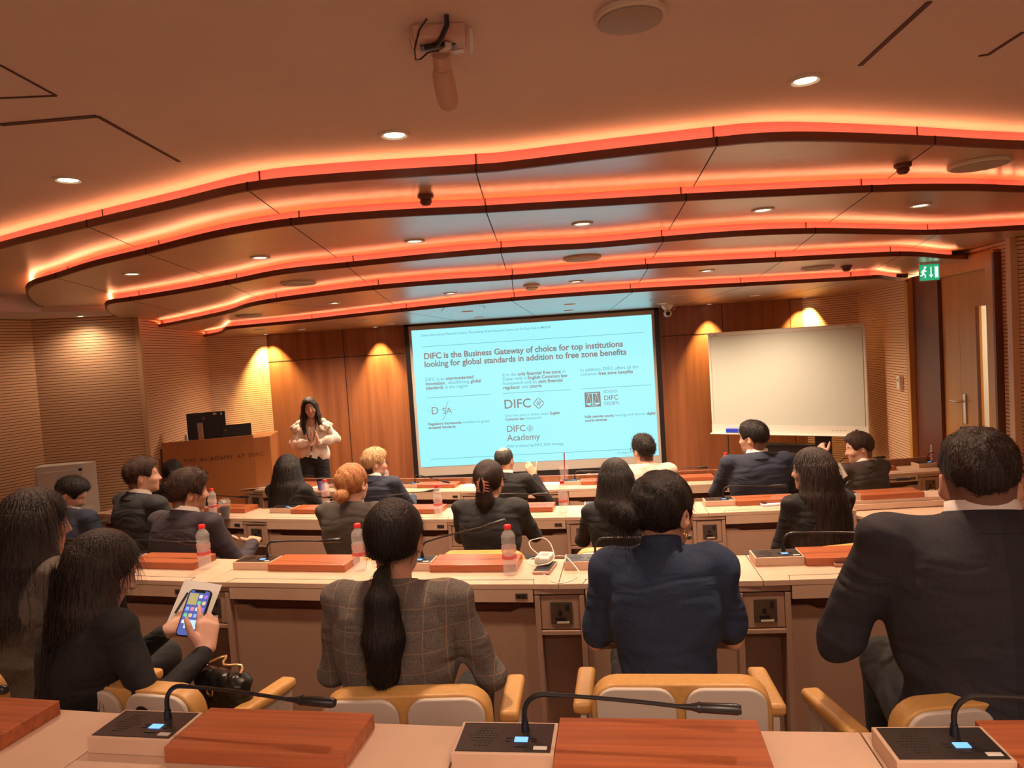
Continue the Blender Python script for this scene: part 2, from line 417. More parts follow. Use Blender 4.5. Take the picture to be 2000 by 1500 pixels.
# recessed slots of the main ceiling
M_slot = mat('dark_slot', (0.10, 0.05, 0.035), 0.7)
sl = MB()
for a, b, w in (((0, 243), (190, 226), 0.02), ((190, 226), (350, 315), 0.012), ((0, 126), (110, 186), 0.006), ((0, 191), (110, 186), 0.006),
                ((1680, 127), (1815, 3), 0.014), ((1930, 106), (1998, 62), 0.010), ((1912, 108), (1932, 106), 0.008)):
    p, q = onz(*a, ZC), onz(*b, ZC); d = q-p; m = (p+q)/2
    sl.box((m.x, m.y, ZC-0.0015), (d.length, w, 0.003), math.atan2(d.y, d.x))
struct(sl.build('trim_9', M_slot))

# ---- door
dr = thing('door_1', None, None); struct(dr)
def dpos(px): v = rw(px); return v
zf = 0.34; dtop = 2.40
pa, pb, pm, pe = dpos(1790), dpos(1838), dpos(1871), dpos(1946)
dirw = (rw(1962)-rw(1782)).normalized(); ang = math.atan2(dirw.y, dirw.x); nrm = Vector((dirw.y, -dirw.x, 0))
if nrm.x > 0: nrm = -nrm
def slab(name, p, q, z0, z1, off, th, m, parent=None, bevel=0.002):
    c = (p+q)/2 + nrm*off; L = (q-p).length
    return MB().box((c.x, c.y, (z0+z1)/2), (L, th, z1-z0), ang).build(name, m, parent, bevel=bevel)
slab('left_leaf', pb, pm-dirw*0.004, zf, dtop, -0.05, 0.04, M_door, dr)
# wide leaf with a vertical window slit
w0, w1 = dpos(1903), dpos(1931); sill, head = 0.75, 2.13
lf = MB()
for p, q, z0, z1 in ((pm, w0, zf, dtop), (w1, pe, zf, dtop), (w0, w1, head, dtop), (w0, w1, zf, sill)):
    c = (p+q)/2 - nrm*0.05; lf.box((c.x, c.y, (z0+z1)/2), ((q-p).length, 0.04, z1-z0), ang)
lf.build('right_leaf', M_door, dr)
M_slit = mat('clear_slit_glass', (0.8, 0.78, 0.66), 0.1, 0, **{'Alpha': 0.12})
slab('window_pane', w0+dirw*0.02, w1, sill, head, -0.06, 0.006, M_slit, dr, 0)
slab('window_bead', w0, w0+dirw*0.02, sill, head, -0.035, 0.02, M_lip, dr)
fr = MB()
for p, q, z0, z1 in ((dpos(1784), dpos(1790), 0, 2.46), (pe+dirw*0.0, dpos(1960), zf, 2.46)):
    c = (p+q)/2; fr.box((c.x, c.y, (z0+z1)/2), ((q-p).length, 0.10, z1-z0), ang)
c = (pb+dpos(1960))/2 - nrm*0.005; fr.box((c.x, c.y, 2.46), ((dpos(1960)-pb).length, 0.09, 0.12), ang)
fr.build('door_frame', M_door, dr, bevel=0.003)
rv = MB()
c = (pa+pb)/2 - nrm*0.03; rv.box((c.x, c.y, 1.23), ((pb-pa).length, 0.06, 2.46), ang)
rv.build('door_jamb', M_lip, dr)
slab('architrave', dpos(1960), dpos(1964), zf, 2.5, 0.02, 0.06, M_lip, dr)
hp = pm + dirw*0.07 + nrm*(-0.025); hz = ond(1880, 785, rwall(1878)).z
hb = MB().box((hp.x, hp.y, hz-0.06), (0.04, 0.012, 0.24), ang)
e0 = hp + nrm*0.01; hb.tube([(e0.x, e0.y, hz), tuple((e0+nrm*0.05)[:2])+(hz,), tuple((e0+nrm*0.055-dirw*0.12)[:2])+(hz,)], 0.009)
hb.build('door_handle', M_steel, dr, smooth=True)
# panel above the door and light beyond the slit
ab = MB(); c = (dpos(1782)+wI)/2 - nrm*0.05
ab.box((c.x, c.y, 2.72), ((wI-dpos(1782)).length+0.1, 0.1, 0.42), ang); struct(ab.build('wall_right_head', M_slat))
bk = MB(); c = (dpos(1790)+dpos(1964))/2 - nrm*0.9
bk.box((c.x, c.y, 1.5), ((wI-dpos(1782)).length+1.5, 0.1, 3.2), ang); struct(bk.build('wall_corridor', mat('corridor_paint', (0.80, 0.77, 0.66), 0.7)))
cl = (w0+w1)/2 - nrm*0.45 - dirw*0.7
lamp('AREA', 'corridor_light', (cl.x, cl.y, 2.6), 90, (1.0, 0.93, 0.72), size=0.5)
# wall thermostats and switches
def wall_box(name, label, p, size, an, m, zc, group=None):
    t = thing(name, label, 'switch', (p.x, p.y, zc), an, group)
    MB().box((0, 0, 0), size).build('plate', m, t, bevel=0.004)
    MB().box((0, -size[1]/2-0.003, size[2]*0.18), (size[0]*0.35, 0.006, size[2]*0.2)).build('button', M_grille, t)
    return t
q = ldx(1763, rwall(1763)); zt = ond(1763, 747, rwall(1763)).z
wall_box('light_switch', 'beige wall controller on the slatted wall left of the door', q+nrm*0.02, (0.085, 0.04, 0.13), ang, M_cream, zt)
aw = math.atan2((wA-wB).y, (wA-wB).x); nl = Vector(((wA-wB).y, -(wA-wB).x, 0)).normalized()
for px, py, w, lb in ((343, 843, 0.10, 'left of the pair of white switch plates beside the computer monitor'), (357, 841, 0.09, 'right of the pair of white switch plates, touching the monitor edge')):
    dep = 7.1 + (9.1-7.1)*((px-283)/(412-283))*1.1; u = 0.52 if px == 343 else 0.62
    p = wB.lerp(wA, u); zz = EYE - 0.82
    wall_box('wall_switch', lb, p+nl*0.015, (w*1.6, 0.03, 0.13), aw, M_white, zz, None)
# ---- exit sign
es = thing('exit_sign', 'green emergency exit sign hanging from the ceiling before the double door', 'exit sign', ond(1815, 532, 5.6), R(-10)); es.scale = (0.88, 0.88, 0.88)
ef = emit('exit_sign_green', (0.02, 0.36, 0.16), 1.0); ew = emit('exit_sign_white', (0.75, 1.0, 0.85), 1.3)
MB().box((0, 0, 0), (0.155, 0.012, 0.14)).build('sign_panel', ef, es)
fm = MB()
for x, z, w, h in ((0, 0.072, 0.16, 0.006), (0, -0.072, 0.16, 0.004), (-0.079, 0, 0.004, 0.145), (0.079, 0, 0.004, 0.145)): fm.box((x, 0, z), (w, 0.018, h))
fm.build('sign_frame', mat('sign_edge', (0.6, 0.85, 0.75), 0.2), es)
sg = MB(); Y0 = -0.008
sg.box((0.055, Y0, 0.0), (0.026, 0.003, 0.095))                      # doorway
sg.box((0.012, Y0, 0.012), (0.007, 0.003, 0.07)); sg.prism_m([(-0.004, -0.022), (0.028, -0.022), (0.012, -0.048)], 0.003, Matrix.Translation((0, Y0, 0)))
def limb(a, b, w): 
    d = Vector((b[0]-a[0], b[1]-a[1])); sg.box(((a[0]+b[0])/2, Y0, (a[1]+b[1])/2), (d.length+w*0.4, 0.003, w), 0, 0, -math.atan2(d.y, d.x))
limb((-0.040, 0.030), (-0.052, -0.005), 0.014); limb((-0.052, -0.005), (-0.035, -0.022), 0.009); limb((-0.035, -0.022), (-0.036, -0.046), 0.008)
limb((-0.052, -0.005), (-0.060, -0.026), 0.009); limb((-0.060, -0.026), (-0.074, -0.024), 0.008)
limb((-0.042, 0.028), (-0.058, 0.016), 0.007); limb((-0.058, 0.016), (-0.066, 0.0), 0.006); limb((-0.042, 0.026), (-0.026, 0.008), 0.007)
sg.lathe([(0.0088, -0.002), (0.0088, 0.002)], 14, (-0.034, Y0, 0.045), Matrix.Rotation(R(90), 4, 'X'))
sg.build('pictogram', ew, es)
MB().box((0.0, 0.0, 0.079), (0.16, 0.05, 0.012)).build('lamp_housing', M_steel, es)
for hx in (-0.03, 0.05): MB().tube([(hx, 0, 0.08), (hx, 0, (ZT[3]-es.location.z)/0.88+0.02)], 0.004).build('hanger', M_steel, es)

# ---- ceiling fittings
def fit(kind, px, py, z, rad, label, cat, lit=True, group=None, energy=0):
    p = onz(px, py, z); t = thing(kind, label, cat, (p.x, p.y, z), 0, group)
    if kind == 'ceiling_speaker':
        MB().lathe([(rad*1.06, -0.001), (rad*1.06, -0.012), (rad, -0.016), (rad*0.97, -0.014)], 36).build('rim', M_cream, t, smooth=True)
        MB().lathe([(rad*0.97, -0.012), (rad*0.94, -0.018), (rad*0.5, -0.024), (0.002, -0.026)], 36).build('grille', M_grille, t, smooth=True)
    elif kind == 'smoke_detector':
        MB().lathe([(rad, 0), (rad, -0.012), (rad*0.8, -0.018)], 24).build('detector_base', M_lip if lit else M_white, t, smooth=True)
        MB().lathe([(rad*0.7, -0.018), (rad*0.75, -0.03), (rad*0.5, -0.042), (0.002, -0.044)], 24).build('detector_head', M_lip if lit else M_white, t, smooth=True)
    else:
        MB().lathe([(rad, 0.0), (rad, -0.006), (rad*0.8, -0.008), (rad*0.62, -0.002)], 30, cap=False).build('trim_ring', M_cream, t, smooth=True)
        MB().lathe([(rad*0.62, -0.0035), (0.002, -0.0036)], 24).build('lens', M_lens if lit else M_lens_dim, t)
        if lit and energy: spot_down((p.x, p.y, z-0.02), energy, WARM, 110 if z > 2.6 else 150)
    return t
for px, py, r, w in ((770, 262, 0.062, 'above the screen side of the camera mount'), (1573, 155, 0.058, 'near the long ceiling slot'), (133, 350, 0.062, 'nearest the angled slot at the left')):
    fit('downlight', px, py, ZC, r*0.9, 'lit round downlight in the plain ceiling ' + w, 'downlight', True, None, 15)
fit('downlight', 157, 617, zb, 0.06, 'dim round downlight in the low beige ceiling over the cabinet', 'downlight', True, None, 3.5)
fit('ceiling_speaker', 1230, 27, ZC, 0.078, 'large round grey ceiling speaker in the plain ceiling', 'speaker')
names2 = ['first', 'second', 'third', 'fourth', 'fifth', 'sixth']
for i, (px, py) in enumerate(((258, 534), (508, 502), (810, 470), (1137, 436), (1490, 409), (1797, 400))):
    fit('downlight', px, py, ZT[1], 0.055, 'downlight %s from the left in the row on the second wooden ceiling step' % names2[i], 'downlight', True, 'downlights on the second ceiling step', 17)
for i, (px, py) in enumerate(((653, 591), (880, 572), (1125, 549), (1380, 528))):
    fit('downlight', px, py, ZT[3], 0.055, 'downlight %s from the left in the row on the fourth wooden ceiling step' % names2[i], 'downlight', True, 'downlights on the fourth ceiling step', 26)
for px, py, lit, w in ((507, 643, False, 'unlit, above the lectern side wall'), (588, 643, True, 'bright, left end of the front step'), (710, 625, False, 'unlit, above the left wood panels'), (762, 632, True, 'bright, beside the left end of the screen'),
                       (913, 608, True, 'bright, in the square plate over the screen'), (935, 619, True, 'bright, close to the screen top'), (1113, 594, True, 'dim, over the middle of the screen'), (1111, 606, True, 'small, touching the screen top'),
                       (1293, 592, True, 'bright, beside the small security camera'), (1323, 577, False, 'unlit, behind the security camera'), (1475, 576, True, 'bright, above the whiteboard')):
    fit('downlight', px, py, ZT[4], 0.055, 'ceiling downlight on the front step, ' + w, 'downlight', lit, None, 26 if lit else 0)
for px, py, z, r, w in ((1912, 318, ZT[0], 0.115, 'first step at the right edge'), (583, 551, ZT[2], 0.11, 'third step at the left'), (1137, 502, ZT[2], 0.11, 'third step above the screen'),
                        (486, 615, ZT[3], 0.11, 'fourth step above the lectern'), (1597, 521, ZT[3], 0.11, 'fourth step above the whiteboard')):
    fit('ceiling_speaker', px, py, z, r, 'round flat ceiling speaker on the wooden ' + w, 'speaker')
for px, py, z, r, w in ((831, 381, ZT[0], 0.035, 'dark smoke detector on the first wooden step, left of centre'), (1763, 320, ZT[0], 0.035, 'dark smoke detector on the first wooden step, beside the speaker'), (1653, 519, ZT[3], 0.04, 'small dark detector on the fourth step above the whiteboard')):
    fit('smoke_detector', px, py, z, r, w, 'smoke detector')
fit('smoke_detector', 1038, 556, ZT[3], 0.062, 'white ribbed smoke detector hanging over the projection screen', 'smoke detector', False)
# hidden-in-frame continuation of the house lights behind the viewer
for x, y in ((-2.2, 0.2), (0.3, 0.1), (2.6, 0.3), (-3.6, 1.9), (3.0, 2.0)):
    spot_down((x, y, ZC-0.03), 22)
# wall washers: tight warm beams on the front wall
for px, e in ((528, 42), (740, 42), (1383, 42), (1566, 42)):
    p = ony(px, 640, YF); o = spot_down((p.x, YF-0.16, ZT[4]-0.01), e, HALO, 80 if px in (528, 1566) else 62, 0.75, (R(-2), 0), 0.02); o.rotation_euler = (R(8), 0, 0)
    t = thing('wall_washer', 'small recessed wall washer over the front wall, ' + {528: 'by the lectern', 740: 'left of the screen', 1383: 'right of the screen', 1566: 'above the whiteboard'}[px], 'downlight', (p.x, YF-0.16, ZT[4]))
    MB().lathe([(0.04, 0.0), (0.04, -0.004), (0.03, -0.005), (0.028, -0.001)], 20, cap=False).build('trim_ring', M_cream, t)
    MB().lathe([(0.028, -0.0015), (0.002, -0.0016)], 16).build('lens', M_lens, t)
# ================================================================== projection screen
sc_ = thing('projection_screen', 'large projection screen showing a pale blue slide on the front wall', 'projection screen', (0, 0, 0))
ys = 9.2
TL, TR_, BL, BR = ony(803, 646, ys), ony(1272, 614, ys), ony(822, 913, ys), ony(1293, 889, ys)
x0, x1 = TL.x, TR_.x; zt_, zb_ = (TL.z+TR_.z)/2, (BL.z+BR.z)/2
xo0, xo1 = ony(797, 638, ys).x, ony(1277, 607, ys).x; zo1 = ony(1036, 622, ys).z; zo0 = ony(1057, 919, ys).z
MB().box(((xo0+xo1)/2, ys+0.015, (zo0+zo1)/2), (xo1-xo0, 0.01, zo1-zo0)).build('screen_cloth', mat('screen_cloth', (0.42, 0.40, 0.36), 0.7), sc_)
bd = MB()
for x in (xo0-0.03, xo1+0.03): bd.box((x, ys+0.012, (zo0+zo1)/2), (0.06, 0.016, zo1-zo0+0.08))
bd.box(((xo0+xo1)/2, ys+0.012, zo0-0.03), (xo1-xo0+0.12, 0.016, 0.06)); bd.box(((xo0+xo1)/2, ys+0.012, zo1+0.02), (xo1-xo0+0.12, 0.016, 0.04))
bd.build('black_border', M_black, sc_)
MB().tube([(xo0-0.10, ys-0.01, zo0-0.10), (xo1+0.12, ys-0.01, zo0-0.10)], 0.028, 16).build('bottom_bar', M_white, sc_, smooth=True)
M_slide = emit('projected_slide_light', (0.33, 0.86, 0.95), 1.0)
_n, _l, _b = NT(M_slide); _tc = _n.new('ShaderNodeTexCoord'); _nz = _n.new('ShaderNodeTexNoise'); _nz.inputs['Scale'].default_value = 0.5
_cr = _n.new('ShaderNodeValToRGB'); _cr.color_ramp.elements[0].color = (0.27, 0.83, 0.95, 1); _cr.color_ramp.elements[1].color = (0.42, 0.88, 0.95, 1)
_l.new(_tc.outputs['Object'], _nz.inputs[0]); _l.new(_nz.outputs[0], _cr.inputs[0]); _l.new(_cr.outputs[0], _b.inputs['Emission Color'])
MB().box(((x0+x1)/2, ys+0.008, (zt_+zb_)/2), (x1-x0, 0.002, zt_-zb_)).build('slide', M_slide, sc_)
M_ink = emit('slide_ink', (0.26, 0.22, 0.20), 0.95); M_ink2 = emit('slide_fine_ink', (0.14, 0.36, 0.40), 1.0)
def U(cx, cyy): return x0 + (cx-75)/1760*(x1-x0)     # slide layout in its own units
SW = x1-x0; SH = zt_-zb_
def st(body, u, v, size, m=M_ink, bold=0.0, sp=1.0, name='slide_text'):
    return ctext(name, body, size, m, sc_, (x0+u*SW, ys+0.0055, zt_-v*SH), (R(90), 0, 0), bold=bold, spacing=sp)
st('Dubai International Financial Centre, The leading Global Financial Centre and FinTech Hub in MEASA', 0.040, 0.048, 0.043, M_ink2, 0.0002, 0.96)
st('DIFC is the Business Gateway of choice for top institutions', 0.045, 0.212, 0.109, M_ink, 0.0028, 0.985)
st('looking for global standards in addition to free zone benefits', 0.045, 0.270, 0.109, M_ink, 0.0028, 0.985)
def para(lines, u, v, size, step=0.031):
    for i, (thin, parts) in enumerate(lines):
        x = u
        for txt, b in parts:
            o = st(txt, x, v+i*step, size, M_ink if b else M_ink2, 0.0016 if b else 0.0001, 1.0)
            w = max((q.co.x for q in o.data.vertices), default=0); x += (w + size*0.30)/SW
para([(0, [('DIFC is an', 0), ('unprecedented', 1)]), (0, [('innovation', 1), (', establishing', 0), ('global', 1)]), (0, [('standards', 1), ('in the region', 0)])], 0.045, 0.372, 0.060)
para([(0, [('It is the', 0), ('only financial free zone', 1), ('in', 0)]), (0, [('Dubai with a', 0), ('English Common law', 1)]), (0, [('framework and its', 0), ('own financial', 1)]), (0, [('regulator', 1), ('and', 0), ('courts', 1)])], 0.372, 0.372, 0.060)
para([(0, [('In addition, DIFC offers all the', 0)]), (0, [('common', 0), ('free zone benefits', 1)])], 0.698, 0.372, 0.060)
para([(0, [('Regulatory frameworks', 1), ('modelled on global', 0)]), (0, [('accepted standards', 1)])], 0.045, 0.695, 0.046, 0.027)
para([(0, [('Only free zone in Dubai under', 0), ('English', 1)]), (0, [('Common law', 1), ('framework', 0)])], 0.372, 0.665, 0.046, 0.027)
para([(0, [('Fully remote courts', 1), ('hearings and remote,', 0), ('digital', 1)]), (0, [('courts services', 1)])], 0.705, 0.705, 0.046, 0.027)
st('Pillar in delivering DIFC 2030 strategy', 0.372, 0.888, 0.048, M_ink2, 0.0003)
st('Confidential document', 0.83, 0.975, 0.040, M_ink2)
st('DIFC', 0.370, 0.605, 0.165, M_ink, 0.0012); st('DIFC', 0.375, 0.775, 0.115, M_ink, 0.001); st('Academy', 0.375, 0.840, 0.115, M_ink, 0.0008)
st('DIFC', 0.788, 0.585, 0.085, M_ink, 0.0008); st('COURTS', 0.788, 0.622, 0.048, M_ink, 0.0002, 1.05)
st('D', 0.060, 0.617, 0.14, M_ink, -0.0006); st('SA', 0.108, 0.617, 0.115, M_ink, -0.0006)
ln = MB()
for u0_, u1_, v in ((0.04, 0.97, 0.122), (0.045, 0.32, 0.495), (0.37, 0.655, 0.495), (0.698, 0.985, 0.495), (0.045, 0.985, 0.945), (0.788, 0.845, 0.530), (0.788, 0.845, 0.600)):
    ln.box((x0+(u0_+u1_)/2*SW, ys+0.0055, zt_-v*SH), ((u1_-u0_)*SW, 0.002, 0.0055))
ln.build('slide_rules', M_ink2, sc_)
lg = MB()
def diamond(u, v, r):
    c = Vector((x0+u*SW, ys+0.0055, zt_-v*SH)); t = r*0.14
    for s1, s2 in ((1, 1), (1, -1), (-1, 1), (-1, -1)):
        a = (c.x+s1*r*0.93, c.z+s2*r*0.07); b = (c.x+s1*r*0.07, c.z+s2*r*0.93)
        d = math.hypot(b[0]-a[0], b[1]-a[1]); lg.box(((a[0]+b[0])/2, c.y, (a[1]+b[1])/2), (d, 0.002, t), 0, 0, -math.atan2(b[1]-a[1], b[0]-a[0]))
    for x, h in ((-0.3, 0.5), (-0.1, 0.85), (0.1, 0.85), (0.3, 0.5)): lg.box((c.x+x*r, c.y, c.z+(0.1 if x in (-0.1, 0.3) else -0.1)*r), (t*0.8, 0.002, h*r))
diamond(0.517, 0.580, 0.072); diamond(0.474, 0.757, 0.044)
# scales tile
cx_, cz_ = x0+0.742*SW, zt_-0.575*SH; w_ = 0.098
for x in (-w_, w_): lg.box((cx_+x*0.97, ys+0.0055, cz_), (0.012, 0.002, 0.19))
lg.box((cx_, ys+0.0062, cz_), (w_*2, 0.001, 0.19))
lg.build('slide_logo', M_ink, sc_)
l2 = MB()
yy = ys+0.0045
l2.box((cx_, yy, cz_+0.075), (0.15, 0.001, 0.006)); l2.box((cx_, yy, cz_), (0.010, 0.001, 0.16)); l2.box((cx_, yy, cz_-0.08), (0.09, 0.001, 0.006))
for s in (-1, 1):
    for q in (-1, 1):
        a = (cx_+s*0.052, cz_+0.073); b = (cx_+s*0.052+q*0.030, cz_-0.045); d = math.hypot(b[0]-a[0], b[1]-a[1])
        l2.box(((a[0]+b[0])/2, yy, (a[1]+b[1])/2), (d, 0.001, 0.004), 0, 0, -math.atan2(b[1]-a[1], b[0]-a[0]))
    l2.prism_m([(cx_+s*0.052+0.034*math.cos(a), cz_-0.045+0.026*math.sin(a)) for a in [math.pi*(1+i/8) for i in range(9)]], 0.001, Matrix.Translation((0, yy, 0)))
l2.build('slide_logo_scales', emit('slide_logo_pale', (0.33, 0.86, 0.95), 1.0), sc_)
l3 = MB()
l3.tube([(x0+0.125*SW+0.03*t, ys+0.0055, zt_-(0.53+0.13*i/10)*SH) for i, t in enumerate([1.2, .7, .3, .1, 0, -.1, -.2, -.3, -.6, -1.1, -1.9])], 0.003, 4)
l3.tube([(x0+(0.042+0.125*i/8)*SW, ys+0.0055, zt_-(0.585+0.006*math.sin(i))*SH) for i in range(9)], 0.0015, 4)
l3.tube([(x0+(0.788+0.057*i/10)*SW, ys+0.0055, zt_-(0.520+0.006*math.sin(i*2.1))*SH) for i in range(11)], 0.003, 4)
l3.build('slide_logo_stroke', M_ink, sc_)
# projector throw on the room comes from the slide; warm bounce lights come from the downlights

# ================================================================== whiteboard on a stand
wl, wr = ond(1386, 750, 8.57), ond(1694, 740, 7.57)
wdir = Vector((wr.x-wl.x, wr.y-wl.y, 0)); WW = wdir.length; wa = math.atan2(wdir.y, wdir.x); wm = (wl+wr)/2
wb = thing('interactive_whiteboard', 'wide white interactive board on a black stand in front of the right wall', 'whiteboard', (wm.x, wm.y, 0), wa)
zb0, zb1 = 0.86, 2.06; HH = zb1-zb0
MB().box((0, 0.02, (zb0+zb1)/2), (WW, 0.035, HH)).build('board_frame', M_white, wb, bevel=0.012)
MB().box((0, -0.001, (zb0+zb1)/2+0.025), (WW-0.07, 0.006, HH-0.14)).build('writing_surface', M_board, wb)
MB().box((0, -0.004, zb0+0.05), (WW-0.01, 0.010, 0.10)).build('control_strip', M_white, wb)
gv = MB(); gv.box((0, -0.0045, zb1-0.045), (WW-0.06, 0.002, 0.004)).box((-WW/2+0.035, -0.0045, (zb0+zb1)/2+0.03), (0.004, 0.002, HH-0.16)); gv.build('surface_edge', M_grille, wb)
MB().box((0, -0.035, zb0+0.004), (WW, 0.07, 0.012)).build('pen_tray', M_white, wb, bevel=0.003)
ic = MB()
for i, x in enumerate((0.50, 0.54, 0.58, 0.62, 0.70)): ic.box((x+0.0, -0.0098, zb0+0.055), (0.014, 0.001, 0.010))
ic.build('touch_icons', M_grille, wb)
MB().box((0.735, -0.0098, zb0+0.055), (0.03, 0.001, 0.03)).build('dark_sticker', M_dark, wb)
MB().box((0.70, -0.006, zb1-0.02), (0.05, 0.002, 0.008)).build('maker_mark', M_grille, wb)
MB().box((-0.76, -0.006, zb1-0.03), (0.045, 0.002, 0.008)).build('maker_mark', M_grille, wb)
for x in (0.38,):
    MB().box((x, 0.07, 0.9), (0.17, 0.06, 1.7)).build('stand_column', M_black, wb, bevel=0.01)
MB().box((0.0, 0.07, 0.70), (0.75, 0.10, 0.10)).build('cross_beam', M_black, wb, bevel=0.01)
MB().box((0.0, 0.10, 0.04), (1.1, 0.5, 0.06)).build('stand_base', M_black, wb, bevel=0.01)
er = thing('board_eraser', 'blue whiteboard eraser on the left of the pen tray', 'eraser', tuple(wb.matrix_basis @ Vector((-0.60, -0.035, zb0+0.0105))), wa)
er.location = Matrix.Translation((wm.x, wm.y, 0)) @ Matrix.Rotation(wa, 4, 'Z') @ Vector((-0.60, -0.035, zb0+0.0105))
MB().box((0, 0, 0.03), (0.14, 0.04, 0.05)).build('grip', mat('blue_plastic', (0.02, 0.06, 0.62), 0.4), er, bevel=0.006)
MB().box((0, 0, 0.0035), (0.135, 0.036, 0.007)).build('felt_pad', M_grille, er)

# ================================================================== lectern, monitors, cabinet
l0, l1 = ond(309, 868, 7.7), ond(494, 850, 7.9)
zl = 1.30
pl0 = onz(309, 866, zl); pl1 = onz(494, 850, zl)
ldv = Vector((pl1.x-pl0.x, pl1.y-pl0.y, 0)); LW = ldv.length; la = math.atan2(ldv.y, ldv.x)
lc = thing('lectern', 'honey-coloured wooden lectern desk in the front left corner', 'lectern', (pl0.x, pl0.y, 0), la)
MB().box((LW/2+0.015, 0.012, zl/2), (LW-0.03, 0.025, zl)).build('front_panel', M_lect, lc, bevel=0.002)
sd = MB(); sd.prism([(LW, 0), (LW+0.16, 0.05), (LW+0.20, 0.60), (LW-0.02, 0.60), (LW-0.02, 0.02)], 0.0, zl-0.03); sd.build('side_panel', M_lect, lc)
MB().box((LW+0.13, 0.045, 0.84), (0.10, 0.004, 0.006), R(16), 0, R(-12)).build('panel_line', M_seam, lc)
MB().box((0.16, 0.22, zl/2-0.03), (0.03, 0.36, zl-0.1)).build('side_panel', M_lect, lc)
MB().box((LW/2+0.1, 0.31, zl-0.14), (LW-0.22, 0.54, 0.03)).build('desktop', M_lect, lc)
MB().box((0.019, 0.012, zl/2-0.03), (0.018, 0.018, zl-0.06)).build('edge_strip', M_lip, lc)
ctext('lettering', 'THE ACADEMY AT DIFC', 0.062, M_lip, lc, (LW*0.24, -0.004, zl-0.225), (R(90), 0, 0), bold=-0.001, ext=0.002, spacing=1.22)
def lect(u, v, z): return Matrix.Translation((pl0.x, pl0.y, 0)) @ Matrix.Rotation(la, 4, 'Z') @ Vector((u, v, z))
mn = thing('monitor', 'black computer monitor seen from behind on the lectern', 'monitor', lect(LW*0.46, 0.30, zl-0.125), la+R(3))
MB().box((0, 0, 0.24), (0.385, 0.035, 0.29)).build('housing', M_black, mn, bevel=0.008)
MB().box((-0.06, -0.035, 0.165), (0.06, 0.03, 0.24), 0, R(6)).build('stand_arm', M_steel, mn, bevel=0.008)
MB().box((-0.06, 0.0, 0.006), (0.22, 0.18, 0.012)).build('stand_foot', M_black, mn, bevel=0.003)
lgm = MB()
for x, z, h, r_ in ((-0.03, 0.325, 0.035, -14), (-0.018, 0.318, 0.035, -14)): lgm.box((x, -0.019, z), (0.005, 0.002, h), 0, 0, R(14))
lgm.box((-0.024, -0.019, 0.325), (0.014, 0.002, 0.004), 0, 0, R(-10)); lgm.build('logo', M_grille, mn)
st2 = MB(); st2.box((0.09, -0.019, 0.365), (0.035, 0.002, 0.02)); st2.build('white_sticker', M_white, mn)
MB().box((0.155, -0.019, 0.36), (0.014, 0.002, 0.024)).build('white_sticker', M_white, mn)
m2 = thing('laptop', 'low black laptop screen open on the lectern right of the monitor', 'laptop', lect(LW*0.79, 0.26, zl-0.125), la)
MB().box((0, 0.0, 0.13), (0.30, 0.014, 0.21), 0, R(-8)).build('lid', M_black, m2, bevel=0.004)
MB().box((0, 0.13, 0.012), (0.30, 0.22, 0.02)).build('keyboard_base', M_black, m2, bevel=0.003)
MB().box((-0.11, -0.017, 0.18), (0.022, 0.002, 0.01), 0, R(-8), R(-30)).build('logo', M_grille, m2)
# cabinet
zc = 1.25
c0, c1, c2 = onz(66, 914, zc), onz(158, 905, zc), onz(187, 901, zc)
cd = Vector((c1.x-c0.x, c1.y-c0.y, 0)); CW = cd.length; ca = math.atan2(cd.y, cd.x)
cb = thing('storage_cabinet', 'white two-door cabinet against the slatted wall at the left', 'cabinet', (c0.x, c0.y, 0), ca)
sdv = Vector((c2.x-c1.x, c2.y-c1.y, 0)); sd_l = Matrix.Rotation(-ca, 4, 'Z') @ sdv
MB().prism([(0, 0), (CW, 0), (CW+sd_l.x, sd_l.y), (CW+sd_l.x-0.15, sd_l.y+0.10), (0.0, 0.20)], 0.0, zc).build('carcass', M_white, cb, bevel=0.004)
for i in range(2):
    d = MB().box((CW*0.06+CW*0.44*(i+0.5), -0.009, zc/2), (CW*0.435, 0.018, zc-0.10)).build('door', M_white, cb, bevel=0.003)
    MB().lathe([(0.008, 0), (0.008, 0.02), (0.022, 0.028), (0.022, 0.034), (0.002, 0.04)], 16, (0, 0, 0), Matrix.Rotation(R(90), 4, 'X')).build('knob', M_white, d, (CW*0.06+CW*0.44*(0.80 if i == 0 else 1.20), -0.018, zc-0.20), smooth=True)
MB().box((CW*0.97, -0.003, zc-0.055), (0.035, 0.005, 0.022)).build('lock_plate', M_dark, cb)
# security camera by the screen
p = onz(1303, 596, ZT[4]); cc = thing('security_camera', 'small white ceiling security camera at the right end of the screen top', 'security camera', (p.x, p.y, ZT[4]))
MB().lathe([(0.07, 0), (0.065, -0.02), (0.045, -0.05), (0.03, -0.06)], 24).build('mount_base', M_white, cc, smooth=True)
MB().lathe([(0.002, -0.055), (0.035, -0.065), (0.048, -0.095), (0.035, -0.13), (0.002, -0.14)], 24, cap=False).build('camera_ball', M_white, cc, smooth=True)
MB().lathe([(0.026, 0), (0.024, 0.02), (0.002, 0.024)], 20, (0.0, -0.035, -0.105), Matrix.Rotation(R(75), 4, 'X')).build('lens', M_black, cc, smooth=True)
ca_ = MB(); ca_.tube([(0.06, 0, -0.01), (0.09, -0.01, -0.02), (0.09, -0.01, -0.05), (0.06, 0, -0.06)], 0.004); ca_.build('cable', M_white, cc)
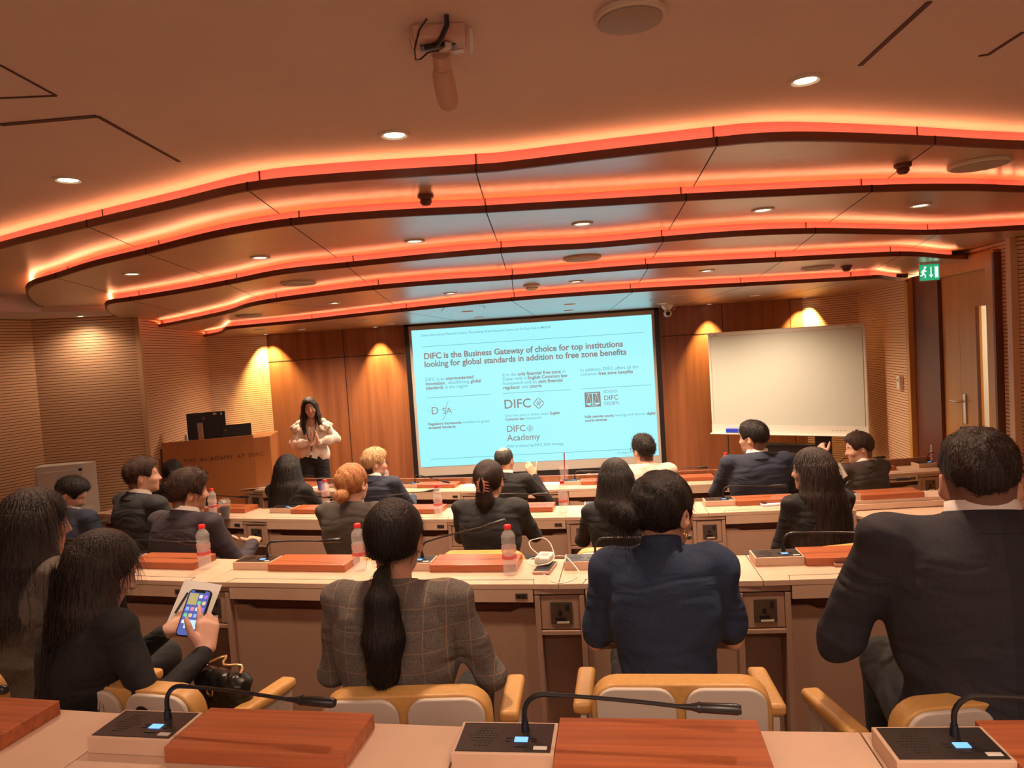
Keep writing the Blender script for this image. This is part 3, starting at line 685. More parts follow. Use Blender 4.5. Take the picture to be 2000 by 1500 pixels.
# bracket with hanging camera on the main ceiling
M_salmon = mat('painted_bracket', (0.62, 0.42, 0.32), 0.5)
p = onz(858, 62, ZC); cm = thing('ceiling_camera', 'beige camera hanging from an open cable bracket on the ceiling', 'camera', (p.x, p.y, ZC), R(8))
bx = MB(); bx.prism([(-0.062, -0.05), (0.062, -0.05), (0.062, 0.02), (0.03, 0.065), (-0.03, 0.065), (-0.062, 0.02)], -0.035, -0.0); bx.build('junction_box', M_salmon, cm, bevel=0.006)
MB().box((-0.005, -0.002, -0.036), (0.085, 0.032, 0.006)).build('cable_opening', M_black, cm, bevel=0.004)
MB().box((0.074, -0.01, -0.03), (0.008, 0.07, 0.03)).build('side_flange', M_white, cm)
MB().box((-0.072, -0.012, -0.03), (0.006, 0.07, 0.02)).build('side_flange', M_salmon, cm)
st3 = MB().box((0.044, 0.030, -0.0362), (0.028, 0.022, 0.001), R(-25)); st3.build('label_sticker', M_white, cm)
nk = MB(); nk.tube([(0.0, 0.045, -0.03), (0.0, 0.085, -0.045), (0.001, 0.10, -0.06)], [0.022, 0.0215, 0.021], 20); nk.build('neck', M_salmon, cm, smooth=True)
bdm = MB(); bdm.tube([(0, 0.085, -0.052), (0.0, 0.10, -0.06), (0.002, 0.12, -0.072), (0.007, 0.175, -0.10), (0.0085, 0.19, -0.108), (0.009, 0.196, -0.111)], [0.021, 0.026, 0.028, 0.028, 0.024, 0.012], 24)
bdm.build('camera_body', M_salmon, cm, smooth=True)
MB().lathe([(0.004, 0), (0.002, 0.002)], 12, (0.003, 0.13, -0.106)).build('screw', M_black, cm)
w1_ = MB(); w1_.tube([(0.02, -0.085, 0.0), (0.02, -0.08, -0.02), (0.0, -0.05, -0.045), (-0.01, -0.02, -0.042)], 0.006); w1_.build('cable', M_black, cm, smooth=True)
w2_ = MB(); w2_.tube([(-0.025, -0.07, 0), (-0.045, -0.06, -0.02), (-0.06, -0.03, -0.05), (-0.062, 0.02, -0.055), (-0.05, 0.03, -0.05), (-0.03, 0.012, -0.042), (0.0, 0.005, -0.041)], 0.0022); w2_.build('tether', M_black, cm, smooth=True)
w3_ = MB(); w3_.box((0.012, -0.02, -0.045), (0.016, 0.03, 0.012), R(35)); w3_.build('wire_connector', M_cream, cm)
MB().box((-0.012, -0.02, -0.043), (0.05, 0.018, 0.012), R(-20)).build('connector_block', M_black, cm, bevel=0.003)
# ================================================================== curved desk rows
DW = 0.335; DT = 0.74
ROWS = [dict(R=19.73, ref=-0.30, p=0.805, f=0.51, k=(-3, 2), w='back row nearest the viewer'),
        dict(R=18.00, ref=0.684, p=0.80, f=0.34, k=(-5, 1), w='second row from the back'),
        dict(R=16.20, ref=0.80, p=0.81, f=0.17, k=(-6, 2), w='third row from the back'),
        dict(R=14.47, ref=-1.02, p=0.81, f=0.0, k=(-3, 5), w='front row')]
def rowm(r, k):      # local frame of module k: origin on the near edge at the left seam, x to the right, y away from the viewer
    d = ROWS[r]; a0 = math.asin((d['ref']-CX)/d['R']); da = d['p']/d['R']
    p, q = onarc(d['R'], a0+k*da), onarc(d['R'], a0+(k+1)*da)
    an = math.atan2(q.y-p.y, q.x-p.x)
    return p, an, (q-p).length
def lmat(r, k):
    p, an, w = rowm(r, k); return Matrix.Translation((p.x, p.y, ROWS[r]['f'])) @ Matrix.Rotation(an, 4, 'Z')
ORD = ['first', 'second', 'third', 'fourth', 'fifth', 'sixth', 'seventh', 'eighth', 'ninth']
M_sock = mat('bronze_socket_plate', (0.16, 0.12, 0.10), 0.35, 0.7)
def make_desk(w, sh, front_ledge):
    t = thing('desk', 'desk', 'desk')
    ta = sh/2; e = 0.0015
    top = MB(); top.prism([(e, 0), (w-e, 0), (w-e-ta, DW), (e+ta, DW)], DT-0.022, DT); top.build('worktop', M_beech, t, bevel=0.0015)
    gl = MB(); gl.box((w/2, 0.052, DT+0.0002), (w-0.21, 0.0025, 0.0012)).box((0.105, 0.026, DT+0.0002), (0.0025, 0.052, 0.0012), R(-12)).box((w-0.105, 0.026, DT+0.0002), (0.0025, 0.052, 0.0012), R(12)); gl.build('flap_line', M_seam, t)
    MB().box((w/2, 0.012, DT-0.050), (w-0.214, 0.022, 0.055)).build('front_rail', M_beech, t, bevel=0.002)
    MB().box((w/2, 0.06, DT-0.10), (w-0.22, 0.02, 0.06)).build('cable_gap', M_lip, t)
    mp = MB(); W2 = w-0.205; x0_ = -W2/2
    prof = [(x0_, 0.0), (W2/2, 0.0), (W2/2, DT-0.112), (W2/2-0.07, DT-0.112), (W2/2-0.11, DT-0.128), (x0_+0.11, DT-0.128), (x0_+0.07, DT-0.112), (x0_, DT-0.112)]
    mp.prism_m(prof, 0.018, Matrix.Translation((w/2, 0.035, 0))); mp.build('modesty_panel', M_beech_shaded, t, bevel=0.003)
    MB().box((w/2, 0.29, 0.36), (w-0.02, 0.02, 0.72)).build('rear_panel', M_beech_shaded, t)
    up = MB().box((w-0.155, -0.0005, DT-0.050), (0.05, 0.003, 0.022)).build('data_plate', M_sock, t)
    for i in (-1, 1): MB().box((i*0.010, -0.002, 0), (0.011, 0.002, 0.010)).build('port', M_black, up, (w-0.155, -0.0005, DT-0.050))
    # pedestal straddling the left seam
    pd = MB(); y = 0.006
    pd.box((0, y+0.012, DT-0.034), (0.205, 0.024, 0.022))
    for x in (-0.091, 0.091): pd.box((x, y+0.05, (DT-0.05)/2), (0.022, 0.10, DT-0.05))
    pd.box((0, y+0.045, DT-0.205), (0.165, 0.09, 0.018)); pd.box((0, y+0.10, 0.35), (0.165, 0.012, 0.65))
    P_ = thing('desk_pedestal', 'x', 'pedestal'); q = pd.build('carcass', M_beech_shaded, P_, bevel=0.002)
    MB().box((0, y+0.014, DT-0.122), (0.158, 0.014, 0.140)).build('pedestal_door', M_beech_shaded, P_, bevel=0.003)
    so = MB().box((0.005, y+0.0045, DT-0.122), (0.088, 0.006, 0.092)).build('socket_plate', M_sock, P_, bevel=0.002)
    b = MB(); b.box((0.0, y+0.001, DT-0.122), (0.014, 0.003, 0.018)); b.box((0.0, y+0.001, DT-0.147), (0.040, 0.003, 0.012)); b.build('socket_holes', M_black, so)
    MB().box((0.030, y+0.001, DT-0.098), (0.014, 0.004, 0.026)).build('rocker_switch', M_dark, so, bevel=0.001)
    MB().box((0.010, y+0.001, DT-0.161), (0.050, 0.002, 0.008)).build('name_strip', M_cream, so)
    if front_ledge:
        MB().box((w/2, DW+0.02, 0.40), (w-sh, 0.03, 0.80)).build('front_screen', M_wallwood, t, bevel=0.002)
    return t, P_
def make_mic(bend, lift, px_=0.0):
    t = thing('microphone_unit', 'x', 'microphone')
    w, d, h = 0.197, 0.115, 0.035
    MB().box((w/2, d/2, h/2), (w, d, h)).build('base_box', M_beech, t, bevel=0.0015)
    pl = MB().box((w/2, d/2, h), (w-0.014, d-0.014, 0.003)).build('control_plate', M_dark, t)
    sh_ = MB()
    for i in range(8):
        for j in range(8):
            x, y = -0.5+i/7, -0.5+j/7
            if abs(x)+abs(y)*0.8 > 0.62: continue
            sh_.box((0.054+x*0.052+(0.003 if j % 2 else 0), 0.058+y*0.062, h+0.0018), (0.0048, 0.0032, 0.0008))
    g_ = sh_.build('speaker_slots', M_black, pl)
    MB().box((0.130, 0.048, h+0.0022), (0.026, 0.016, 0.0015)).build('blue_display', emit('blue_display', (0.16, 0.42, 1.0), 1.6), pl)
    bt = MB()
    for x in (0.105, 0.155):
        for y in (0.044, 0.054): bt.box((x, y, h+0.002), (0.010, 0.005, 0.0015))
    bt.box((0.130, 0.026, h+0.002), (0.022, 0.005, 0.0015)); bt.build('buttons', M_black, pl)
    MB().box((0.170, 0.020, h+0.002), (0.026, 0.011, 0.001)).build('white_sticker', M_white, pl)
    bx_, by_ = 0.134, 0.082
    MB().tube([(bx_, by_, h), (bx_, by_, h+0.022)], [0.0085, 0.0065], 14).build('neck_socket', M_black, t, smooth=True)
    L = 0.43; c, s = math.cos(bend), math.sin(bend)
    pts = [(bx_, by_, h+0.015), (bx_, by_, h+0.035)]
    for i in range(1, 7):
        a = i/6*R(90-lift); rr = 0.042
        pts.append((bx_+c*rr*(1-math.cos(a)), by_+s*rr*(1-math.cos(a)), h+0.035+rr*math.sin(a)))
    q = Vector(pts[-1]); dv = Vector((c*math.cos(R(lift)), s*math.cos(R(lift)), math.sin(R(lift))))
    for i in range(1, 9): pts.append(tuple(q + dv*(0.26*i/8) + Vector((0, 0, -0.010*(i/8)**2))))
    MB().tube(pts, [0.0052]*8+[0.004]*(len(pts)-8), 8).build('gooseneck', M_black, t, smooth=True)
    e = Vector(pts[-1])
    MB().tube([e, e+dv*0.02, e+dv*0.035, e+dv*0.105, e+dv*0.112], [0.0045, 0.006, 0.0095, 0.0105, 0.008], 14).build('microphone_head', M_black, t, smooth=True)
    rg = MB().tube([e+dv*0.034, e+dv*0.038], 0.0105, 14).build('ring', M_dark, t, smooth=True)
    return t
def make_board():
    t = MB().box((0, 0, 0.0165), (0.39, 0.16, 0.033)).build('wooden_board', M_cherry, None, bevel=0.0015)
    return tag(t, 'x', 'board')
protos = {}
mic_kinds = {}
def get_mic(bend, lift):
    k = (bend, lift)
    if k not in mic_kinds: mic_kinds[k] = make_mic(R(bend), lift); return mic_kinds[k]
    return copy_tree(mic_kinds[k])
board0 = None
MICV = {(1, -3): (-4, 4), (1, -2): (6, 14), (1, -1): (2, 0), (1, 0): (0, 0), (2, -3): (8, 6), (3, -1): (-14, -8), (3, 0): (-20, 2)}
for r, d in enumerate(ROWS):
    n = d['k'][1]-d['k'][0]+1
    proto = None
    for i in range(n):
        k = d['k'][0]+i; p, an, w = rowm(r, k)
        if proto is None: t, pq = proto = make_desk(w, w*DW/d['R'], r == 3)
        else: t = copy_tree(proto[0]); pq = copy_tree(proto[1])
        pq.location = (p.x, p.y, d['f']); pq.rotation_euler.z = an
        tag(pq, 'socket pedestal under the desks, %s from the left in the %s' % (ORD[i], d['w']), 'pedestal', 'socket pedestals of the ' + d['w'])
        if (r, k) == (2, 1):
            for c_ in list(bpy.data.objects):
                if c_.parent and c_.parent.parent == t: bpy.data.objects.remove(c_)
            for c_ in kids(t): bpy.data.objects.remove(c_)
            bpy.data.objects.remove(t); t = None
        if t: t.location = (p.x, p.y, d['f']); t.rotation_euler.z = an
        if t: tag(t, 'beech desk section, %s from the left in the %s' % (ORD[i], d['w']), 'desk', 'desk sections of the ' + d['w'])
        m = get_mic(*MICV.get((r, k), (0 if r else -5, 0)))
        mt = lmat(r, k); m.location = mt @ Vector((0.012, 0.175, DT+0.0005)); m.rotation_euler.z = an
        tag(m, 'gooseneck microphone, %s from the left in the %s' % (ORD[i], d['w']), 'microphone', 'desk microphones of the ' + d['w'])
        if board0 is None: b = board0 = make_board()
        else: b = board0.copy(); COL.objects.link(b)
        b.location = mt @ Vector((0.012+0.198+0.195, 0.155+0.08, DT+0.0005)); b.rotation_euler.z = an
        tag(b, 'raised cherry wood board, %s from the left in the %s' % (ORD[i], d['w']), 'board', 'cherry boards of the ' + d['w'])
# lower flap desk in the third row, right of the very long-haired woman
p, an, w = rowm(2, 1)
fd = thing('desk', 'desk with a lowered cream flap in the third row, left of the large suited man', 'desk', (p.x, p.y, 0.17), an)
MB().box((w/2+0.02, 0.245, DT-0.011), (w-0.06, 0.18, 0.022)).build('rear_shelf', M_beech, fd, bevel=0.0015)
MB().box((w/2+0.02, 0.146, DT-0.040), (w-0.06, 0.02, 0.036)).build('raised_rail', M_beech, fd, bevel=0.002)
MB().prism([(0.05, 0.155), (w-0.02, 0.155), (w-0.02, -0.16), (0.20, -0.16)], DT-0.085, DT-0.062).build('lowered_flap', M_beech, fd, bevel=0.002)
MB().box((w/2+0.02, 0.06, (DT-0.09)/2), (w-0.18, 0.02, DT-0.09)).build('modesty_panel', M_beech_shaded, fd)
MB().box((w/2, 0.29, 0.36), (w-0.06, 0.02, 0.71)).build('rear_panel', M_beech_shaded, fd)

# ================================================================== chairs
def rrect(w, h, r, n=6, corners=(1, 1, 1, 1)):
    out = []
    for i, (sx, sy) in enumerate(((1, -1), (1, 1), (-1, 1), (-1, -1))):
        rr = r if corners[i] else 0.006; a0 = [-90, 0, 90, 180][i]
        for j in range(n+1):
            a = R(a0+90*j/n); out.append((sx*(w/2-rr)+rr*math.cos(a), sy*(h/2-rr)+rr*math.sin(a)))
    return out
def make_chair():
    t = thing('conference_chair', 'x', 'chair')
    def pad(name, pts, depth, mt, m, bev):
        o = MB().prism_m(pts, depth, mt).build(name, m, t, smooth=True, bevel=bev, bseg=4); return o
    tl = Matrix.Rotation(R(7), 4, 'X')
    pad('backrest', rrect(0.46, 0.42, 0.07, corners=(0, 1, 1, 0)), 0.055, Matrix.Translation((0, -0.248, 0.605)) @ tl, M_leather, 0.022)
    for s in (-1, 1):
        o = pad('back_shell', rrect(0.205, 0.40, 0.05, corners=(0, 1, 1, 0)), 0.014, Matrix.Translation((s*0.114, -0.2835, 0.606)) @ tl, M_shell, 0.004)
    MB().prism_m(rrect(0.012, 0.02, 0.004), 0.01, Matrix.Translation((0, -0.272, 0.79)) @ tl).build('stitching', M_leather, t)
    pad('seat', rrect(0.46, 0.45, 0.06), 0.085, Matrix.Translation((0, 0.0, 0.42)) @ Matrix.Rotation(R(90), 4, 'X'), M_leather, 0.03)
    MB().box((0, 0, 0.372), (0.40, 0.38, 0.02)).build('seat_shell', M_shell, t, bevel=0.006)
    for s in (-1, 1):
        a = MB().box((s*0.262, -0.03, 0.665), (0.058, 0.29, 0.036), 0, R(-5)).build('armrest', M_leather, t, smooth=True, bevel=0.014, bseg=4)
        pr = [(-0.15, 0.0), (-0.12, -0.02), (0.13, -0.02), (0.14, 0.0), (0.125, -0.22), (0.02, -0.24), (-0.10, -0.22)]
        sp_ = MB()
        mt = Matrix.Translation((s*0.262, -0.03, 0.655)) @ Matrix.Rotation(R(90), 4, 'Z')
        for poly in ([(-0.14, 0), (0.14, 0), (0.14, -0.05), (-0.14, -0.05)], [(-0.14, -0.05), (-0.06, -0.05), (-0.06, -0.20), (-0.10, -0.24)], [(0.06, -0.05), (0.14, -0.05), (0.11, -0.24), (0.06, -0.20)], [(-0.10, -0.24), (-0.06, -0.20), (0.06, -0.20), (0.11, -0.24)]):
            sp_.prism_m(poly, 0.018, mt)
        sp_.build('arm_panel', M_shell, t, bevel=0.002)
    MB().tube([(0, 0, 0.365), (0, 0, 0.08)], 0.028, 16).build('column', M_steel, t, smooth=True)
    for i in range(5):
        a = 2*math.pi*i/5+0.3
        MB().tube([(0, 0, 0.085), (0.15*math.cos(a), 0.15*math.sin(a), 0.065), (0.28*math.cos(a), 0.28*math.sin(a), 0.045)], [0.022, 0.018, 0.012], 10).build('base_spoke', M_steel, t, smooth=True)
        MB().tube([(0.28*math.cos(a)-0.01, 0.28*math.sin(a), 0.025), (0.28*math.cos(a)+0.01, 0.28*math.sin(a), 0.025)], 0.025, 14).build('castor', M_black, t, smooth=True)
    return t
chair0 = None
def place_chair(x, y, z, rz, label, group='conference chairs'):
    global chair0
    if chair0 is None: c = chair0 = make_chair()
    else: c = copy_tree(chair0)
    c.location = (x, y, z); c.rotation_euler.z = rz; tag(c, label, 'chair', group); return c
# ================================================================== people: smooth implicit surfaces turned into meshes
class Field:
    def __init__(s, lo, hi, base, fine=()):
        s.ax = []
        for a in range(3):
            x = lo[a]; out = [x]
            while x < hi[a]:
                h = base
                for (l, h2, st) in fine:
                    if l[a]-base < x < h2[a]: h = min(h, st)
                x += h; out.append(x)
            s.ax.append(np.array(out, np.float32))
        s.V = np.full([len(a) for a in s.ax], 0.05, np.float32)
    def sub(s, lo, hi):
        sl = []
        for a in range(3):
            i = int(np.searchsorted(s.ax[a], lo[a])); j = int(np.searchsorted(s.ax[a], hi[a]))
            if j <= i: return None
            sl.append(slice(i, j))
        X = s.ax[0][sl[0]][:, None, None]; Y = s.ax[1][sl[1]][None, :, None]; Z = s.ax[2][sl[2]][None, None, :]
        return tuple(sl), X, Y, Z
    def comb(s, sl, d, k, op):
        v = s.V[sl]
        if op == '+':
            h = np.maximum(k-np.abs(v-d), 0)/k; s.V[sl] = np.minimum(v, d) - h*h*k*0.25
        else:
            d = -d; h = np.maximum(k-np.abs(v-d), 0)/k; s.V[sl] = np.maximum(v, d) + h*h*k*0.25
    def cap(s, a, b, ra, rb=None, k=0.02, op='+', fl=None):
        rb = ra if rb is None else rb; a = np.array(a, np.float32); b = np.array(b, np.float32); m = max(ra, rb)+k+0.02
        q = s.sub(np.minimum(a, b)-m, np.maximum(a, b)+m)
        if q is None: return s
        sl, X, Y, Z = q; ab = b-a; L = float(ab@ab)+1e-9
        t = np.clip(((X-a[0])*ab[0]+(Y-a[1])*ab[1]+(Z-a[2])*ab[2])/L, 0, 1)
        d = np.sqrt((X-a[0]-t*ab[0])**2+(Y-a[1]-t*ab[1])**2+(Z-a[2]-t*ab[2])**2) - (ra+(rb-ra)*t)
        s.comb(sl, d, k, op); return s
    def ell(s, c, r, M=None, k=0.02, op='+'):
        c = np.array(c, np.float32); m = max(r)+k+0.02
        q = s.sub(c-m, c+m)
        if q is None: return s
        sl, X, Y, Z = q; X = X-c[0]; Y = Y-c[1]; Z = Z-c[2]
        if M is not None:
            m3 = np.array(M, np.float32)          # columns are the local axes
            A = X*m3[0, 0]+Y*m3[1, 0]+Z*m3[2, 0]; B = X*m3[0, 1]+Y*m3[1, 1]+Z*m3[2, 1]; C = X*m3[0, 2]+Y*m3[1, 2]+Z*m3[2, 2]
        else: A, B, C = X, Y, Z
        k0 = np.sqrt((A/r[0])**2+(B/r[1])**2+(C/r[2])**2); k1 = np.sqrt((A/r[0]**2)**2+(B/r[1]**2)**2+(C/r[2]**2)**2)+1e-6
        s.comb(sl, (k0*(k0-1)/k1).astype(np.float32), k, op); return s
    def chain(s, pts, rs, k=0.02, op='+'):
        for i in range(len(pts)-1): s.cap(pts[i], pts[i+1], rs[i], rs[i+1], k, op)
        return s
    def half(s, p, n, k=0.01):           # keep the side the normal points away from
        X = s.ax[0][:, None, None]; Y = s.ax[1][None, :, None]; Z = s.ax[2][None, None, :]
        d = (X-p[0])*n[0]+(Y-p[1])*n[1]+(Z-p[2])*n[2]
        h = np.maximum(k-np.abs(s.V-d), 0)/k; s.V = (np.maximum(s.V, d)+h*h*k*0.25).astype(np.float32); return s
    def ripple(s, f):
        X = s.ax[0][:, None, None]; Y = s.ax[1][None, :, None]; Z = s.ax[2][None, None, :]
        s.V = (s.V + f(X, Y, Z)).astype(np.float32); return s
    def mesh(s):
        V = s.V; V[0] = V[-1] = 1; V[:, 0] = V[:, -1] = 1; V[:, :, 0] = V[:, :, -1] = 1
        S = V < 0; nx, ny, nz = V.shape
        c = np.zeros((nx-1, ny-1, nz-1), np.int8)
        for i in (0, 1):
            for j in (0, 1):
                for l in (0, 1): c += S[i:nx-1+i, j:ny-1+j, l:nz-1+l]
        act = (c > 0) & (c < 8); I, J, K = np.nonzero(act); n = len(I)
        idx = np.full(act.shape, -1, np.int32); idx[I, J, K] = np.arange(n)
        P = np.zeros((n, 3)); W = np.zeros(n)
        xs, ys_, zs = s.ax
        def corner(o): return V[I+o[0], J+o[1], K+o[2]], np.stack([xs[I+o[0]], ys_[J+o[1]], zs[K+o[2]]], 1)
        Cs = {(a, b, c_): corner((a, b, c_)) for a in (0, 1) for b in (0, 1) for c_ in (0, 1)}
        for ax in range(3):
            for u in (0, 1):
                for v in (0, 1):
                    o0 = [u, v]; o0.insert(ax, 0); o1 = [u, v]; o1.insert(ax, 1)
                    v0, p0 = Cs[tuple(o0)]; v1, p1 = Cs[tuple(o1)]
                    m = (v0 < 0) != (v1 < 0); t = np.where(m, v0/(v0-v1+1e-12), 0)[:, None]
                    P += np.where(m[:, None], p0+(p1-p0)*t, 0); W += m
        P /= W[:, None]
        F = []
        for ax in range(3):
            sa = [slice(1, -1)]*3; sa[ax] = slice(0, -1); sb = list(sa); sb[ax] = slice(1, None)
            A = S[tuple(sa)]; B = S[tuple(sb)]; cr = A != B
            q = np.argwhere(cr); 
            if len(q) == 0: continue
            off = [1, 1, 1]; off[ax] = 0; q = q+np.array(off)
            a1, a2 = (ax+1) % 3, (ax+2) % 3
            def g(d1, d2):
                w = q.copy(); w[:, a1] -= d1; w[:, a2] -= d2; return idx[w[:, 0], w[:, 1], w[:, 2]]
            quad = np.stack([g(1, 1), g(0, 1), g(0, 0), g(1, 0)], 1)
            flip = ~S[q[:, 0], q[:, 1], q[:, 2]]; quad[flip] = quad[flip][:, ::-1]
            F.append(quad[(quad >= 0).all(1)])
        return P, np.concatenate(F)
    def build(s, name, m, parent, smooth_it=2, extra=None, fuzz=None):
        P, F = s.mesh()
        if smooth_it:
            nb = np.concatenate([F[:, [0, 1]], F[:, [1, 2]], F[:, [2, 3]], F[:, [3, 0]]])
            for _ in range(smooth_it):
                A = np.zeros_like(P); w = np.zeros(len(P))
                np.add.at(A, nb[:, 0], P[nb[:, 1]]); np.add.at(w, nb[:, 0], 1)
                np.add.at(A, nb[:, 1], P[nb[:, 0]]); np.add.at(w, nb[:, 1], 1)
                P = P*0.5 + A/np.maximum(w, 1)[:, None]*0.5
        me = bpy.data.meshes.new(name)
        if fuzz:                             # fine locks lying on the surface
            N, L, wd, lift, down, jit = fuzz
            N_ = np.zeros_like(P); a, b_, c_ = P[F[:, 0]], P[F[:, 1]], P[F[:, 2]]; fn = np.cross(b_-a, c_-a)
            for q in range(4): np.add.at(N_, F[:, q], fn)
            N_ /= np.linalg.norm(N_, axis=1)[:, None]+1e-9
            rg = np.random.default_rng(4); I = rg.integers(0, len(P), N); p = P[I]; n = N_[I]
            dr_ = np.array(down)[None, :] + rg.normal(0, jit, (N, 3)); dr_ = dr_-n*(dr_*n).sum(1)[:, None]; dr_ /= np.linalg.norm(dr_, axis=1)[:, None]+1e-9
            sd = np.cross(dr_, n); LL = L*rg.uniform(0.5, 1.2, N)[:, None]; cv_ = rg.normal(0, 0.18, N)[:, None]; pts = []
            for q in range(4):
                t = q/3; c0 = p + dr_*LL*t + n*(-0.002+lift*LL*t*(1.3-t*0.6)) + sd*cv_*LL*t*t + np.array([0, 0, -0.25])*LL*t*t*(1 if L > 0.03 else 0)
                w_ = wd*(1-0.75*t); pts += [c0-sd*w_, c0+sd*w_]
            B = np.stack(pts, 1); base = len(P); P = np.concatenate([P, B.reshape(-1, 3)]); st_ = base+np.arange(N)[:, None]*8
            F = np.concatenate([F]+[st_+np.array([[2*q, 2*q+1, 2*q+3, 2*q+2]]) for q in range(3)])
        if extra is not None and extra.v:
            n = len(P); P = np.concatenate([P, np.array(extra.v)]); fl_ = F.tolist()+[tuple(i+n for i in f) for f in extra.f]
            me.from_pydata(P.tolist(), [], fl_)
        else: me.from_pydata(P.tolist(), [], F.tolist())
        me.polygons.foreach_set('use_smooth', [True]*len(me.polygons)); me.materials.append(m); me.update()
        o = bpy.data.objects.new(name, me); COL.objects.link(o); o.parent = parent; return o

SKIN = {}
def skin(c):
    n = 'skin_%d_%d_%d' % tuple(int(v*100) for v in c)
    return noise_mat(n, c, tuple(v*1.12 for v in c), nscale=40, rough=0.5, **{'Subsurface Weight': 0.08, 'Subsurface Scale': 0.01})
def hairmat(name, c1, c2, scale=(90, 90, 6)):
    m = noise_mat(name, c1, c2, scale, 1.6, 0.52, bump=0.9, detail=6, bdist=0.008); m.node_tree.nodes['Principled BSDF'].inputs['Specular IOR Level'].default_value = 0.35; return m
def cloth(name, c1, c2=None, **kw):
    c2 = c2 or tuple(v*1.3 for v in c1)
    if name in MATS: return MATS[name]
    m = noise_mat(name, c1, c2, (1, 1, 1), 260, 0.85, bump=0.10, detail=2, **kw); n, l, b = NT(m)
    tc = n.new('ShaderNodeTexCoord'); mp = n.new('ShaderNodeMapping'); mp.inputs['Scale'].default_value = (6, 6, 12); mp.inputs['Rotation'].default_value = (0, 0.5, 0)
    nz = n.new('ShaderNodeTexNoise'); nz.inputs['Scale'].default_value = 0.9; nz.inputs['Detail'].default_value = 1.6; nz.inputs['Distortion'].default_value = 1.0
    l.new(tc.outputs['Object'], mp.inputs[0]); l.new(mp.outputs[0], nz.inputs[0])
    bp = n.new('ShaderNodeBump'); bp.inputs['Strength'].default_value = 0.6; bp.inputs['Distance'].default_value = 0.045
    old = b.inputs['Normal'].links[0].from_socket; l.new(old, bp.inputs['Normal']); l.new(nz.outputs[0], bp.inputs['Height']); l.new(bp.outputs[0], b.inputs['Normal'])
    return m
H_black = hairmat('black_hair', (0.006, 0.005, 0.005), (0.020, 0.014, 0.012))
H_brown = hairmat('dark_brown_hair', (0.010, 0.006, 0.005), (0.034, 0.017, 0.011))
H_mid = hairmat('brown_hair', (0.020, 0.010, 0.006), (0.065, 0.030, 0.018))
H_auburn = hairmat('copper_blonde_hair', (0.28, 0.10, 0.035), (0.52, 0.25, 0.10))
H_bleach = hairmat('bleached_hair', (0.40, 0.25, 0.11), (0.66, 0.45, 0.24))
H_grey = hairmat('greying_black_hair', (0.015, 0.013, 0.013), (0.05, 0.045, 0.042))
M_shirt = mat('white_shirt', (0.78, 0.72, 0.66), 0.7)
M_gold = mat('gold_metal', (0.85, 0.62, 0.30), 0.25, 1.0)
M_eyew = mat('eye_white', (0.75, 0.72, 0.70), 0.2)
def V3(*a): return Vector(a)
def ik(S, T, a, b, pole):
    d = T-S; L = min(d.length, a+b-0.004); d.normalize(); x = (a*a-b*b+L*L)/(2*L); h = math.sqrt(max(a*a-x*x, 0))
    p = pole-d*pole.dot(d); p.normalize(); return S+d*x+p*h, S+d*L
def hand(F, w, f, n, t, curl=25, spread=0.0, thumb=(0.6, 0.8, 0.1), sc=1.0, k=0.006):
    f = f.normalized(); n = (n-f*n.dot(f)).normalized(); t = (t-f*t.dot(f)-n*t.dot(n)).normalized()
    off = [0.027, 0.009, -0.009, -0.026]; ln = [0.066, 0.075, 0.070, 0.054]
    cl = curl if isinstance(curl, (list, tuple)) else [curl]*4
    for i in range(4):
        kn = w + (f*(0.084-0.004*abs(i-1)) + t*off[i])*sc
        F.cap(w+(f*0.008+t*off[i]*0.6)*sc, kn, 0.0155*sc, 0.0118*sc, k*1.8)
        p = kn; a = 0.0; dl = [ln[i]*0.45, ln[i]*0.31, ln[i]*0.24]; rr = [0.0098, 0.0086, 0.0078, 0.0066]
        for j in range(3):
            a += R(cl[i])*(0.9 if j else 0.7); d = f*math.cos(a)+n*math.sin(a)+t*spread*(1.5-i)*0.1
            q = p+d.normalized()*dl[j]*sc; F.cap(p, q, rr[j]*sc, rr[j+1]*sc, k*0.6); p = q
    th = (f*thumb[0]+t*thumb[1]+n*thumb[2]).normalized()
    a0 = w+(f*0.018+t*0.020)*sc; a1 = a0+th*0.042*sc; a2 = a1+(th*0.7+f*0.45).normalized()*0.030*sc; a3 = a2+(th*0.45+f*0.6+n*0.15).normalized()*0.024*sc
    F.chain([a0, a1, a2, a3], [0.0165*sc, 0.0120*sc, 0.0100*sc, 0.0078*sc], k)
def strands(mb, roots, ends, n, jitter, r=0.0007, seed=1, sag=0.02):
    rg = random.Random(seed)
    for _ in range(n):
        u = rg.random()*(len(roots)-1); i = int(u); t = u-i
        p0 = roots[i].lerp(roots[i+1], t); p2 = ends[i].lerp(ends[i+1], t)
        j = lambda a: Vector((rg.gauss(0, a), rg.gauss(0, a), rg.gauss(0, a)))
        p0 = p0+j(0.008); p2 = p2+j(jitter); pm = p0.lerp(p2, 0.45)+Vector((0, -sag*rg.random(), 0))+j(jitter*0.5)
        ph = rg.random()*6; am = jitter*0.25
        pts = []
        for q in range(9):
            s = q/8; b = p0*(1-s)**2+pm*2*s*(1-s)+p2*s*s
            pts.append(b+Vector((math.sin(ph+s*9)*am*s, math.cos(ph+s*8)*am*s, 0)))
        mb.tube(pts, [r]*8+[r*0.3], 3, cap=False)

